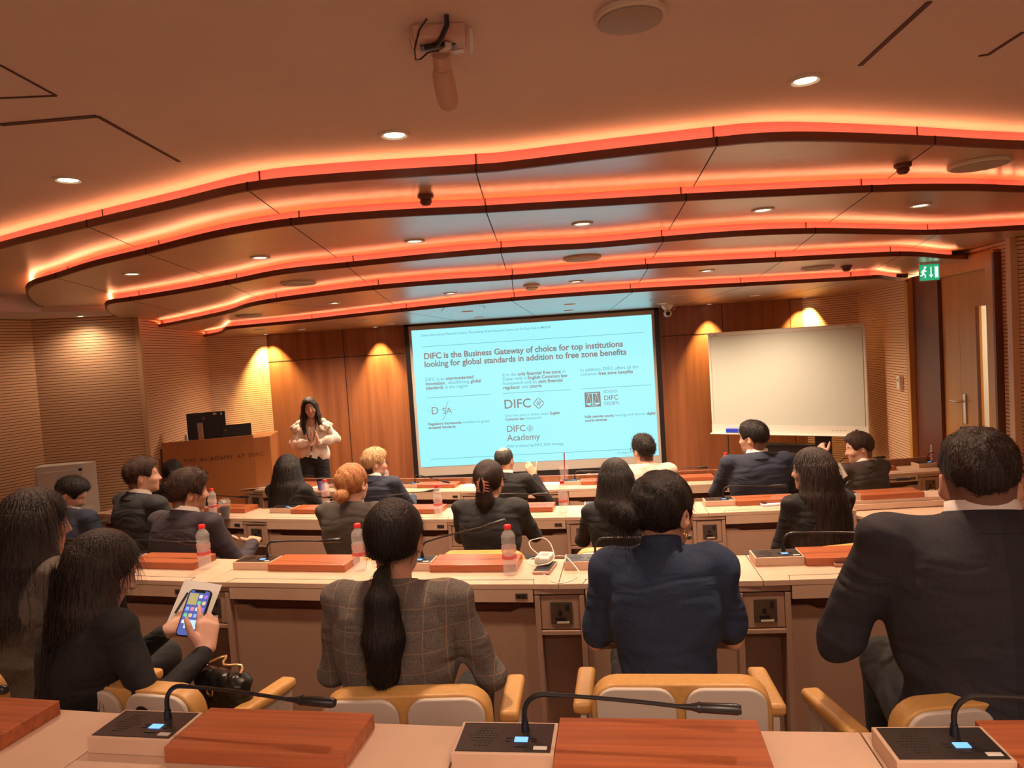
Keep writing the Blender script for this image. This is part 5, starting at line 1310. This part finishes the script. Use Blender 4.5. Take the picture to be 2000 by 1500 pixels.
flat('smartphone', 'black phone on the front row desk left of the navy-suited man', 'phone', 1385, 933, ZD[3], (0.15, 0.072, 0.010), R(-3), M_steel, 'screen', M_black)
flat('smartphone', 'black phone under the white charger', 'phone', 1065, 1111, ZD[1], (0.075, 0.15, 0.012), R(-12), mat('pink_case', (0.62, 0.42, 0.36), 0.4), 'screen', M_black)
flat('tablet', 'dark tablet on the desk left of the brown-haired suited man', 'tablet', 182, 1021, ZD[2], (0.24, 0.14, 0.010), R(22), M_black)
flat('notebook', 'dark grey closed notebook on the front row left of the man in glasses', 'notebook', 1148, 943, ZD[3], (0.22, 0.12, 0.022), R(-3), mat('grey_cover', (0.10, 0.13, 0.18), 0.5))
M_paper = mat('white_paper', (0.78, 0.76, 0.72), 0.7)
for px, py, rz, w in ((930, 948, -8, 'left of the balding man'), (1078, 943, -4, 'right of the balding man'), (496, 952, 10, 'left of the front-row woman with long hair'), (610, 951, 5, 'left of the purple cup'), (350, 1002, -30, 'between the two suited men at the left')):
    z = ZD[3] if py < 990 else ZD[2]
    flat('paper_sheet', 'white sheet of paper on the desk ' + w, 'paper', px, py, z, (0.26, 0.17, 0.002), R(rz), M_paper)
tp = thing('tissue', 'crumpled tissue on the front row desk beside the notebook', 'tissue', onz(1150, 935, ZD[3]+0.001))
tm = MB(); tm.lathe([(0.055, 0.0), (0.062, 0.010), (0.045, 0.022), (0.028, 0.03), (0.002, 0.034)], 13)
tm.v = [(x*(1+0.35*math.sin(5*math.atan2(y, x)+z*90)), y*(1+0.3*math.cos(4*math.atan2(y, x))), z*(1+0.6*math.sin(3*math.atan2(y, x)))) for x, y, z in tm.v]
tm.build('sheet', mat('tissue_paper', (0.75, 0.58, 0.44), 0.8), tp)
# charger and its cable
c = onz(1064, 1104, ZD[1]); ch = thing('power_adapter', 'white laptop charger lying on a black phone in the second row', 'charger', (c.x, c.y, ZD[1]+0.0145), R(-12))
MB().box((0, 0, 0.017), (0.068, 0.10, 0.034)).build('adapter_body', M_white, ch, bevel=0.009, bseg=3)
MB().box((0.003, 0.0, 0.0345), (0.034, 0.05, 0.0006)).build('printed_mark', M_grille, ch)
cbl = thing('charging_cable', 'looping cream charging cable around the white charger', 'cable', (c.x, c.y, ZD[1]))
pts = [(1061, 1096, 2.98, .03)]
P2 = [(1060, 1089), (1038, 1071), (1034, 1058), (1045, 1053), (1062, 1051), (1075, 1062), (1082, 1082), (1081, 1092), (1072, 1100), (1052, 1104), (1036, 1102), (1031, 1096), (1040, 1090), (1058, 1089), (1085, 1086), (1104, 1087), (1116, 1098), (1130, 1115), (1130, 1124), (1118, 1133), (1095, 1139), (1077, 1135), (1066, 1125), (1062, 1122)]
depc = [3.12, 3.20, 3.24, 3.24, 3.22, 3.2, 3.14, 3.1, 3.03, 3.00, 3.02, 3.06, 3.10, 3.12, 3.12, 3.10, 3.04, 2.96, 2.90, 2.86, 2.84, 2.86, 2.92, 2.98]
P3 = [ond(a, b, dd) for (a, b), dd in zip(P2, depc)]
def cr3(P, n=6):
    P = [P[0]*2-P[1]]+P+[P[-1]*2-P[-2]]; o = []
    for i in range(1, len(P)-2):
        a, b, c_, d = P[i-1:i+3]
        for j in range(n):
            t = j/n; o.append(0.5*((2*b)+(c_-a)*t+(2*a-5*b+4*c_-d)*t*t+(-a+3*b-3*c_+d)*t*t*t))
    o.append(P[-2]); return o
base = Vector((c.x, c.y, ZD[1]))
MB().tube([q-base for q in cr3(P3)], 0.0022, 6).build('cord', M_white, cbl, smooth=True)
# ================================================================== the people
J_black = cloth('black_suiting', (0.007, 0.007, 0.008), (0.013, 0.012, 0.014))
J_navy = cloth('navy_suiting', (0.016, 0.022, 0.045), (0.025, 0.033, 0.062))
J_char = cloth('charcoal_suiting', (0.013, 0.014, 0.017), (0.021, 0.022, 0.026))
J_taupe = cloth('taupe_wool', (0.085, 0.068, 0.055), (0.14, 0.115, 0.095))
J_greyb = cloth('grey_brown_wool', (0.038, 0.030, 0.026), (0.062, 0.050, 0.043))
J_plum = cloth('dark_plum_suiting', (0.022, 0.016, 0.024), (0.036, 0.026, 0.036))
J_brown = cloth('dark_brown_grey_suiting', (0.040, 0.028, 0.024), (0.062, 0.045, 0.040))
J_blouse = cloth('deep_blue_cotton', (0.013, 0.026, 0.065), (0.024, 0.044, 0.098))
J_beige = cloth('beige_knit', (0.62, 0.50, 0.42), (0.70, 0.58, 0.48))
def plaid(name, c1, c2, line, px=0.055):
    m = cloth(name, c1, c2); n, l, b = NT(m); src = b.inputs['Base Color'].links[0].from_socket
    tc = n.new('ShaderNodeTexCoord'); sep = n.new('ShaderNodeSeparateXYZ'); l.new(tc.outputs['Object'], sep.inputs[0]); outs = []
    for ax in (0, 2):
        a = n.new('ShaderNodeMath'); a.operation = 'DIVIDE'; a.inputs[1].default_value = px; l.new(sep.outputs[ax], a.inputs[0])
        f = n.new('ShaderNodeMath'); f.operation = 'FRACT'; l.new(a.outputs[0], f.inputs[0])
        g_ = n.new('ShaderNodeMath'); g_.operation = 'LESS_THAN'; g_.inputs[1].default_value = 0.045; l.new(f.outputs[0], g_.inputs[0]); outs.append(g_)
    mx = n.new('ShaderNodeMath'); mx.operation = 'MAXIMUM'; l.new(outs[0].outputs[0], mx.inputs[0]); l.new(outs[1].outputs[0], mx.inputs[1])
    mu = n.new('ShaderNodeMath'); mu.operation = 'MULTIPLY'; mu.inputs[1].default_value = 0.55; l.new(mx.outputs[0], mu.inputs[0])
    mi = n.new('ShaderNodeMixRGB'); l.new(mu.outputs[0], mi.inputs[0]); l.new(src, mi.inputs[1]); mi.inputs[2].default_value = (*line, 1); l.new(mi.outputs[0], b.inputs['Base Color'])
    return m
J_plaid = plaid('grey_windowpane_wool', (0.085, 0.070, 0.060), (0.17, 0.145, 0.125), (0.34, 0.22, 0.14))
J_seam = plaid('dark_suit_cloth', (0.018, 0.018, 0.026), (0.030, 0.028, 0.036), (0.012, 0.012, 0.018), 5.0)
SK_L, SK_M, SK_D = (0.62, 0.36, 0.26), (0.52, 0.28, 0.18), (0.40, 0.20, 0.12)
F1, F2, F3 = 0.34, 0.17, 0.0
def radial(x, y): return math.atan2(-(CX-x), (CYY-y))*1.0     # facing the centre of the arcs
def seat_person(label, px, py, dep, fl, turn=0, chair=True, clabel=None, **kw):
    top = ond(px, py, dep); fc = math.atan2(-(CX-top.x), CYY-top.y) + R(turn)
    fc = -math.atan2(CX-top.x, CYY-top.y) + R(turn)
    r_, info = person(label, top, fl, fc, **kw)
    if chair:
        b = r_.location + Matrix.Rotation(fc, 3, 'Z') @ V3(0, 0.0, 0); ca__ = fc-R(turn)*0.3
        for key, (bx__, by__, tn) in {'holding the phone': (255, 1330, -2), 'ponytail woman': (790, 1342, 6), 'navy blouse': (1325, 1320, 0), 'large suited': (1930, 1352, 8)}.items():
            if clabel and key in clabel:
                ca__ = -math.atan2(CX-top.x, CYY-top.y)+R(tn); b = onz(bx__, by__, fl+0.82) + Matrix.Rotation(ca__, 3, 'Z') @ V3(0, 0.27, 0)
        place_chair(b.x, b.y, fl, ca__, clabel or ('tan leather conference chair under the ' + label.split(' in ')[0]))
    return r_, info
W3 = dict(res=0.017, hres=0.008); W2 = dict(res=0.014, hres=0.0065); W1 = dict(res=0.0105, hres=0.005)
# --- front row
seat_person('man with glasses and black hair in a dark jacket, behind the brown-haired man', 334, 899, 6.3, F3, hair=('short', H_black), jacket=J_black, head=(25, 0, 0), glasses=True, clabel='chair of the black-haired man in glasses at the left', **W3)
seat_person('woman with long straight black hair in a black jacket, in front of the presenter', 560, 886, 5.75, F3, male=False, hair=('long', H_black, 0.36, 0.12, 60), jacket=J_black, head=(0, 2, 0), shirt=False, clabel='chair of the black-haired woman in front of the presenter', **W3)
seat_person('man with bleached blond hair, dark undercut and glasses in a grey-navy suit', 728, 876, 5.8, F3, hair=('tuft', H_bleach), jacket=J_navy, head=(-50, 4, 0), glasses=True, skinc=SK_L, clabel='chair of the bleached blond man in the front row', **W3)
rb, ib = seat_person('balding man in a black suit raising one hand, before the projected slide', 982, 872, 5.75, F3, hair=('balding', H_grey), jacket=J_black, head=(-15, 0, 0), skinc=SK_M, arms=[(-0.16, 0.30, 0.78), (0.20, 0.20, 0.98)], extra={'hands': [None, dict(f=(-0.5, 0.2, 0.8), n=(-0.3, 0.9, 0), t=(0, -0.5, 1), curl=35)]}, clabel='chair of the balding man before the screen', **W3)
seat_person('man with short black hair and glasses in a beige top, before the screen edge', 1257, 850, 5.6, F3, hair=('tuft', H_black), jacket=J_beige, head=(35, 0, 0), glasses=True, skinc=SK_L, collar=False, clabel='chair of the man in the beige top', **W3)
seat_person('man in a navy suit with black hair, before the whiteboard', 1472, 821, 5.25, F3, hair=('short', H_black), jacket=J_navy, head=(48, 3, 0), skinc=SK_L, turn=4, wide=1.08, clabel='chair of the navy-suited man before the whiteboard', extra={'face': True}, **W3)
rt_, it_ = seat_person('man in a brown-grey suit and red tie turned left, drinking from a cup', 1676, 843, 5.2, F3, hair=('short', H_mid), jacket=J_brown, head=(62, 8, 0), skinc=SK_L, turn=22, arms=[(-0.10, 0.24, 1.06), (0.10, 0.28, 0.86)], extra={'face': True, 'hands': [dict(f=(0.2, 0.5, 0.6), n=(0.8, 0.2, -0.3), t=(0, -0.4, 1), curl=40), None]}, clabel='chair of the man in the red tie', **W3)
MB().prism_m([(-0.022, 0.0), (0.022, 0.0), (0.030, -0.20), (0, -0.26), (-0.030, -0.20)], 0.008, Matrix.Translation(it_['nb']+V3(-0.012, 0.095, -0.06)) @ Matrix.Rotation(R(-16), 4, 'X')).build('tie', mat('red_tie', (0.45, 0.05, 0.05), 0.5), rt_)
# --- third row from the back
seat_person('man with slicked black hair in a navy jacket looking down at the left', 150, 931, 4.6, F2, hair=('short', H_black), jacket=J_navy, head=(-62, 28, 0), lean=14, skinc=SK_L, clabel='chair of the man looking down at the left', shirt=True, **W2)
seat_person('man with neat brown hair in a dark charcoal suit, left of the lectern front', 268, 893, 4.55, F2, hair=('short', H_mid), jacket=J_char, head=(-34, -2, 0), lean=4, skinc=SK_L, turn=-14, clabel='chair of the brown-haired man in charcoal', **W2)
seat_person('man with wavy dark brown hair in a plum suit jacket, behind the tall water bottle', 363, 918, 3.95, F2, hair=('tuft', H_mid), jacket=J_plum, head=(-30, 4, 6), lean=8, skinc=SK_M, turn=-8, wide=1.05, clabel='chair of the man in the plum jacket', **W2)
seat_person('woman with copper-blonde hair in a low bun wearing a grey-brown blazer', 682, 904, 4.05, F2, male=False, hair=('bun', H_auburn, 0.0, -0.045, 0.042), jacket=J_greyb, head=(-8, 0, 0), neckl=-0.014, shirt=False, skinc=SK_L, wide=1.08, clabel='chair of the copper-blonde woman', **W2)
seat_person('woman with brown hair held by a claw clip in a charcoal blazer', 951, 897, 4.0, F2, male=False, hair=('claw', H_brown), jacket=J_char, head=(-6, 0, 0), neckl=-0.014, shirt=False, skinc=SK_M, wide=1.08, clabel='chair of the woman with the claw clip', **W2)
seat_person('woman with a dark shoulder-length bob in a black top, right of the screen middle', 1200, 893, 3.9, F2, male=False, hair=('bob', H_black, 0.21, 0.085), jacket=J_black, head=(18, 2, 0), shirt=False, skinc=SK_M, slope=0.02, collar=False, clabel='chair of the woman with the bob', **W2)
seat_person('woman with very long loose black hair in a black jacket at the right', 1588, 872, 3.7, F2, male=False, hair=('long', H_brown, 0.46, 0.15, 160), jacket=J_black, head=(38, 2, 0), shirt=False, skinc=SK_L, turn=18, arms='lap', extra={'knees': [(-0.32, 0.38, 0.55), (-0.12, 0.44, 0.54)]}, clabel='chair of the very long-haired woman', **W2)
# --- second row from the back
seat_person('woman with long dark hair in a taupe blazer at the far left', 66, 950, 2.55, F1, male=False, hair=('long', H_brown, 0.27, 0.13, 160), jacket=J_taupe, head=(-22, 8, 0), lean=6, shirt=False, skinc=SK_L, turn=-8, arms='lap', clabel='chair of the woman in taupe at the far left', **W1)
r18, i18 = seat_person('woman with very long dark hair in black, holding a phone over a sheet of paper', 225, 1034, 2.22, F1, male=False, hair=('long', H_brown, 0.44, 0.155, 420), jacket=J_black, head=(-30, 26, 0), lean=13, shirt=False, skinc=SK_L, turn=-22,
    arms=[(-0.06, 0.34, 0.82), (0.10, 0.32, 0.80)], extra={'wpx': [(326, 1232, 2.36), (402, 1270, 2.24)], 'hands': [dict(world=1, f=tuple(RT*0.85+UP*0.25+FW*0.1), n=tuple(FW*0.6-UP*0.6), t=tuple(UP*0.8+FW*0.5), curl=16), dict(world=1, f=tuple(UP*0.85+FW*0.45-RT*0.12), n=tuple(FW*0.75-RT*0.5-UP*0.3), t=tuple(-RT*0.9-FW*0.2), sc=1.08, curl=[10, 30, 38, 42], thumb=(0.62, 0.62, -0.30))], 'knees': [(0.10, 0.40, 0.56), (0.34, 0.34, 0.54)]}, clabel='chair of the woman holding the phone', **W1)
seat_person('woman with a black ponytail in a grey windowpane check blazer', 765, 972, 2.10, F1, male=False, hair=('pony', H_black), jacket=J_plaid, head=(2, 6, 0), lean=5, shirt=False, skinc=SK_M, wide=1.12, arms=[(-0.14, 0.26, 0.72), (0.16, 0.24, 0.80)], clabel='chair of the ponytail woman in check', **W1)
r16, i16 = seat_person('woman with a messy black bun and gold earring in a navy puff-sleeved blouse', 1292, 917, 2.15, F1, male=False, hair=('bun', H_black, -0.045, -0.01, 0.046, 120), jacket=J_blouse, head=(-38, 8, 0), neckl=-0.018, lean=3, shirt=False, skinc=SK_M, wide=0.95, sleeve='puff', arms=[(-0.13, 0.24, 0.66), (0.12, 0.24, 0.66)], clabel='chair of the woman in the navy blouse', **W1)
MB().tube([i16['h']((0.088, -0.012+0.007*math.cos(a), -0.052+0.010*math.sin(a))) for a in [2*math.pi*i/14 for i in range(14)]], 0.0022, 8, close=True).build('earring', M_gold, r16, smooth=True)
seat_person('large man with faded black hair in a dark suit at the right foreground', 1912, 838, 1.80, F1, hair=('fade', H_brown), jacket=J_seam, head=(-12, 2, 0), lean=4, skinc=SK_M, wide=1.10, bulk=1.04, turn=-8, neckl=-0.040, arms=[(-0.22, 0.28, 0.74), (0.16, 0.30, 0.78)], headsc=1.0, clabel='chair of the large suited man', **W1)
# ---- the presenter
def presenter():
    tp_ = ond(604, 776, 8.3); fc = R(180+14)
    root = thing('person', 'smiling woman in a white ruffled blouse standing with palms together before the wood wall', 'person', (0, 0, 0), fc)
    root.location = (tp_.x, tp_.y, 0.0); s = tp_.z/1.627; root.scale = (s, s, s)
    hc = V3(0, 0.02, 1.505); Rm = Matrix.Rotation(R(6), 3, 'Z') @ Matrix.Rotation(R(-4), 3, 'X') @ Matrix.Rotation(R(8), 3, 'Y'); Mh = [list(r_) for r_ in Rm]
    h = lambda p: hc + Rm @ Vector(p)
    W_ = [V3(-0.085, 0.225, 1.115), V3(-0.010, 0.225, 1.115)]; S = [V3(-0.132, 0, 1.325), V3(0.132, 0, 1.325)]; E = []
    for i, sx in enumerate((-1, 1)):
        e, w = ik(S[i], W_[i], 0.26, 0.235, V3(sx*1.0, -0.1, -0.55)); E.append(e); W_[i] = w
    F = Field((-0.4, -0.2, 0.85), (0.4, 0.45, 1.66), 0.016, [(hc-V3(0.11, 0.13, 0.14), hc+V3(0.11, 0.14, 0.13), 0.005), (V3(-0.16, 0.14, 1.05), V3(0.08, 0.36, 1.36), 0.005)])
    F.ell(h((0, -0.012, 0.030)), (0.073, 0.092, 0.086), Mh).ell(h((0, 0.035, -0.030)), (0.058, 0.056, 0.078), Mh, 0.03).ell(h((0, 0.040, -0.078)), (0.040, 0.042, 0.032), Mh, 0.025)
    F.cap(h((0, 0.072, -0.100)), h((0, 0.070, -0.096)), 0.013, 0.013, 0.02).cap(h((0, 0.088, 0.006)), h((0, 0.103, -0.030)), 0.006, 0.0095, 0.012)
    F.cap(h((-0.009, 0.094, -0.034)), h((0.009, 0.094, -0.034)), 0.006, 0.006, 0.008)
    for sx in (-1, 1):
        F.ell(h((sx*0.028, 0.091, 0.003)), (0.014, 0.010, 0.008), Mh, 0.012, '-'); F.cap(h((sx*0.036, 0.070, -0.034)), h((sx*0.036, 0.066, -0.030)), 0.020, 0.020, 0.02)
        F.ell(h((sx*0.077, -0.008, -0.010)), (0.008, 0.018, 0.030), Mh, 0.006)
    F.cap(h((0, -0.022, -0.055)), V3(0, -0.01, 1.32), 0.044, 0.050, 0.03)
    F.ell((0, 0, 1.20), (0.125, 0.08, 0.16), None, 0.05).ell((0, 0, 0.98), (0.12, 0.085, 0.13), None, 0.05)
    for i, sx in enumerate((-1, 1)):
        F.cap(V3(sx*0.03, -0.01, 1.32), S[i]-V3(0, 0, 0.02), 0.035, 0.036, 0.03).cap(S[i], E[i], 0.036, 0.030).cap(E[i], W_[i], 0.030, 0.021)
        hand(F, W_[i], V3(-sx*0.06, 0.30, 0.95), V3(-sx, 0.0, 0.0), V3(0, -0.95, 0.30), [6, 4, 6, 9], 0, (0.8, 0.45, 0.1), 0.95, 0.004)
    F.build('body', skin(SK_L), root, 1)
    # wide black trousers
    T = Field((-0.3, -0.25, 0.04), (0.3, 0.25, 1.06), 0.014)
    T.ell((0, 0, 0.93), (0.155, 0.115, 0.11), None, 0.05)
    for sx in (-1, 1): T.cap(V3(sx*0.078, 0, 0.88), V3(sx*0.095, 0.0, 0.50), 0.092, 0.088, 0.02); T.cap(V3(sx*0.095, 0, 0.50), V3(sx*0.105, 0.01, 0.12), 0.088, 0.098, 0.02)
    T.ripple(lambda X, Y, Z: 0.004*np.sin(60*X+2*np.sin(5*Z))*np.clip((0.85-Z)*2, 0, 1))
    T.build('trousers', cloth('black_trousers', (0.010, 0.010, 0.012)), root, 1)
    for sx in (-1, 1): MB().tube([(sx*0.10, -0.05, 0.03), (sx*0.10, 0.08, 0.03), (sx*0.10, 0.16, 0.02)], [0.03, 0.035, 0.018], 10).build('shoe', M_black, root, smooth=True)
    B = mat('ivory_blouse', (0.80, 0.68, 0.58), 0.75)
    J = Field((-0.42, -0.22, 0.84), (0.42, 0.36, 1.42), 0.009)
    J.ell((0, 0, 1.18), (0.150, 0.105, 0.20), None, 0.05).ell((0, 0.01, 1.02), (0.165, 0.125, 0.12), None, 0.05).cap((-0.10, 0.01, 0.945), (0.09, 0.01, 0.985), 0.085, 0.075, 0.05)
    for i, sx in enumerate((-1, 1)):
        J.cap(V3(sx*0.05, -0.005, 1.335), S[i]+V3(0, 0, -0.005), 0.040, 0.045, 0.03)
        J.cap(S[i], E[i], 0.044, 0.050, 0.025)
        m1 = E[i].lerp(W_[i], 0.45); m2 = E[i].lerp(W_[i], 0.86); m3 = E[i].lerp(W_[i], 0.96)
        J.cap(E[i], m1, 0.050, 0.054, 0.02); J.cap(m1, m2, 0.054, 0.030, 0.02); J.cap(m2, m3, 0.026, 0.036, 0.008)
    J.ripple(lambda X, Y, Z: 0.0038*np.sin(75*X+25*Z+3*np.sin(22*Y)))
    J.cap(V3(0, 0.03, 1.33), V3(0, 0.03, 1.50), 0.062, 0.075, 0.01, '-').cap(V3(0, 0.11, 1.27), V3(0, 0.09, 1.40), 0.018, 0.05, 0.01, '-')
    J.build('blouse', B, root, 1)
    for i, sx in enumerate((-1, 1)):
        rf = MB(); n = 40; ri = []
        for a in range(n+1):
            t = a/n; th = R(-78+172*t); ri.append(th)
            c_ = V3(sx*(0.070+0.075*math.sin(max(0, math.pi*t))), 0, 0)
            base = V3(sx*(0.085+0.055*math.cos(th*0.9)), 0.098*math.sin(th), 1.345-0.05*(math.sin(th))**2)
            wv = math.sin(t*math.pi*9)
            out = base + V3(sx*(0.085*math.cos(th)+0.02), 0.055*math.sin(th), -0.060+0.016*wv) + V3(0, 0.008*wv, 0)
            rf.v += [tuple(base), tuple(base.lerp(out, 0.5)+V3(0, 0, 0.012)), tuple(out)]
        for a in range(n):
            for q in range(2): rf.f.append((a*3+q, a*3+q+1, a*3+q+4, a*3+q+3)); rf.mi.append(0)
        o = rf.build('ruffle', B, root, smooth=True, autosm=False); so = o.modifiers.new('thick', 'SOLIDIFY'); so.thickness = 0.004
    G = Field(hc-V3(0.2, 0.2, 0.36), hc+V3(0.2, 0.2, 0.16), 0.006)
    G.ell(h((0, -0.014, 0.032)), (0.086, 0.106, 0.098), Mh, 0.01)
    for a in range(-135, 136, 15):
        ar_ = R(a); p0 = h((math.sin(ar_)*0.072, -0.014-math.cos(ar_)*0.085, 0.03)); p1 = hc+V3(math.sin(ar_)*0.092, -0.01-math.cos(ar_)*0.10, -0.10); p2 = hc+V3(math.sin(ar_)*0.105, 0.005-math.cos(ar_)*0.125, -0.26+0.03*math.cos(a))
        G.chain([p0, p1, p2], [0.022, 0.026, 0.012], 0.02)
    G.ell(h((0.005, 0.114, -0.045)), (0.070, 0.092, 0.122), Mh, 0.010, '-').cap(h((0, 0.09, -0.12)), h((0, 0.10, -0.30)), 0.055, 0.060, 0.02, '-')
    G.build('hair', H_black, root, 1)
    for sx in (-1, 1):
        MB().lathe([(0.0005, -0.009), (0.006, -0.007), (0.0090, 0), (0.006, 0.007), (0.0005, 0.009)], 14, tuple(h((sx*0.028, 0.078, 0.003))), cap=False).build('eye', M_eyew, root, smooth=True)
        MB().lathe([(0.0048, 0), (0.003, 0.0012), (0.0005, 0.0016)], 12, tuple(h((sx*0.028, 0.0862, 0.003))), (Rm.to_4x4() @ Matrix.Rotation(R(-90), 4, 'X'))).build('iris', M_black, root)
        MB().tube([h((sx*0.043, 0.080, 0.022)), h((sx*0.030, 0.090, 0.028)), h((sx*0.015, 0.092, 0.024))], [0.0012, 0.0025, 0.002], 6).build('eyebrow', H_black, root, smooth=True)
    MB().tube([h((x, 0.094-abs(x)*0.35, -0.070+x*x*22)) for x in (-0.026, -0.018, -0.009, 0, 0.009, 0.018, 0.026)], [0.0015, 0.004, 0.0055, 0.006, 0.0055, 0.004, 0.0015], 8).build('lips', mat('rosy_lips', (0.50, 0.12, 0.10), 0.4), root, smooth=True)
    MB().tube([h((x, 0.0985-abs(x)*0.33, -0.0685+x*x*22)) for x in (-0.019, -0.010, 0, 0.010, 0.019)], [0.001, 0.0028, 0.0032, 0.0028, 0.001], 8).build('teeth', M_eyew, root, smooth=True)
    ly = MB(); ly.tube([(-0.055, 0.03, 1.375), (-0.062, 0.095, 1.30), (-0.035, 0.125, 1.18), (0.0, 0.140, 1.05), (0.005, 0.145, 1.01)], 0.0045, 6); ly.tube([(0.055, 0.03, 1.375), (0.060, 0.095, 1.30), (0.035, 0.125, 1.18), (0.0, 0.140, 1.05)], 0.0045, 6)
    ly.build('lanyard', M_black, root, smooth=True)
    bg_ = MB().box((-0.015, 0.150, 0.965), (0.095, 0.004, 0.065), 0, R(6), R(-18)).build('badge', M_white, root)
    MB().box((0.018, 0.154, 0.955), (0.026, 0.002, 0.030), 0, R(6), R(-18)).build('badge_photo', M_dark, root)
presenter()

# ---- phone, paper and pen held by the woman in the second row
Wl, Wrr = [r18.matrix_basis @ w for w in i18['W']]
pc_ = ond(390, 1180, 1.72)
rt3 = RT.copy()
def held(name, label, cat, corners, th, m):
    """flat rectangle through three known corners: bottom left, bottom right, top left"""
    bl, br, tl = corners; x = (br-bl); y = (tl-bl); n_ = x.cross(y).normalized(); y = n_.cross(x).normalized()*y.length
    M4 = Matrix(((x.normalized().x, y.normalized().x, n_.x, 0), (x.normalized().y, y.normalized().y, n_.y, 0), (x.normalized().z, y.normalized().z, n_.z, 0), (0, 0, 0, 1)))
    c_ = bl + x*0.5 + y*0.5
    t = thing(name, label, cat, c_); t.matrix_basis = Matrix.Translation(c_) @ M4; t['label'] = label
    return t, x.length, y.length
pp, w_, h_ = held('paper_sheet', 'white sheet held behind the phone by the woman in black', 'paper', (ond(312, 1232, 2.36), ond(397, 1246, 2.34), ond(345, 1126, 2.46)), 0.001, M_paper)
MB().box((0, 0, -0.006), (0.136, h_*0.95, 0.0015)).build('sheet', M_paper, pp)
pn = MB(); pn.tube([(-0.048, -0.030, 0.003), (-0.034, 0.042, 0.003)], [0.004, 0.0035], 8)
pen = thing('pen', 'black pen held against the paper left of the phone', 'pen', (0, 0, 0)); pen.matrix_basis = pp.matrix_basis.copy(); pn.build('barrel', M_black, pen, smooth=True)
fo, w_, h_ = held('smartphone', 'lit smartphone with colourful app icons held by the woman in black', 'phone', (ond(347, 1232, 2.27), ond(388, 1236, 2.26), ond(369, 1160, 2.33)), 0.008, M_black); fo.scale = (1.18, 1.12, 1.15)
PW, PH = 0.066, 0.132
MB().prism_m(rrect(PW, PH, 0.012), 0.008, Matrix.Rotation(R(-90), 4, 'X')).build('case', M_black, fo, bevel=0.001)
scr = MB().prism_m(rrect(PW-0.007, PH-0.007, 0.009), 0.0006, Matrix.Translation((0, 0, 0.0044)) @ Matrix.Rotation(R(-90), 4, 'X')).build('display', emit('phone_wallpaper', (0.10, 0.13, 0.42), 0.9), fo)
MB().box((0, PH/2-0.0065, 0.0049), (0.030, 0.006, 0.0006)).build('notch', M_black, fo)
MB().box((-0.014, 0.038, 0.0049), (0.026, 0.032, 0.0005)).build('weather_widget', emit('widget_yellow', (0.62, 0.48, 0.18), 0.8), scr)
MB().box((0.004, -0.032, 0.0049), (0.040, 0.024, 0.0005)).build('message_panel', emit('message_blue', (0.50, 0.72, 1.0), 1.1), scr)
cols = [(0.85, 0.85, 0.85), (0.45, 0.2, 0.8), (0.2, 0.7, 0.35), (0.9, 0.6, 0.3), (0.3, 0.5, 0.95), (0.85, 0.3, 0.35)]
q = 0
for j in range(5):
    for i in range(4):
        x, y = -0.021+i*0.014, 0.046-j*0.018
        if (j < 2 and i < 2) or (j == 4 and i > 0): continue
        MB().prism_m(rrect(0.010, 0.010, 0.0025, 3), 0.0005, Matrix.Translation((x, y, 0.0051)) @ Matrix.Rotation(R(-90), 4, 'X')).build('app_icon', emit('icon_%d' % (q % 6), cols[q % 6], 0.9), scr); q += 1
# ---- quilted handbag beside her
hb_ = ond(436, 1330, 2.22)
bag = thing('handbag', 'black quilted handbag with gold chain beside the woman holding the phone', 'handbag', (hb_.x, hb_.y, 0.0), R(-20))
F = Field((-0.12, -0.08, 0.0), (0.12, 0.08, 0.24), 0.008); F.cap((-0.06, 0, 0.055), (0.06, 0, 0.055), 0.048, 0.048, 0.02).cap((-0.06, 0, 0.12), (0.06, 0, 0.12), 0.046, 0.046, 0.03)
F.ripple(lambda X, Y, Z: 0.004*np.abs(np.sin(70*(X+Z))) + 0.004*np.abs(np.sin(70*(X-Z))) - 0.003)
bag.location.z = hb_.z-0.13
F.build('bag_body', mat('black_quilted_leather', (0.012, 0.011, 0.010), 0.28), bag, 0)
MB().tube([(-0.08+0.01*i, 0.0+0.02*math.sin(i), 0.165+0.035*math.sin(math.pi*i/16)) for i in range(17)], 0.0045, 8).build('chain_strap', M_gold, bag, smooth=True)
cl_ = MB(); cl_.tube([(0.012*math.cos(a), -0.052, 0.12+0.012*math.sin(a)) for a in [2*math.pi*i/12 for i in range(12)]], 0.003, 6, close=True); cl_.build('clasp', M_gold, bag, smooth=True)
# ---- cup lifted by the man in the red tie
cw = ond(1640, 922, 5.05)
dc = thing('paper_cup', 'pale crumpled paper cup held up by the man in the red tie', 'cup', cw); dc.rotation_euler = (R(-25), R(-30), 0)
MB().lathe([(0.028, -0.05), (0.044, 0.05), (0.041, 0.05), (0.001, -0.045)], 14).build('cup_wall', M_white, dc, smooth=True)
# ---- row chairs in the foreground stand where the photo shows them
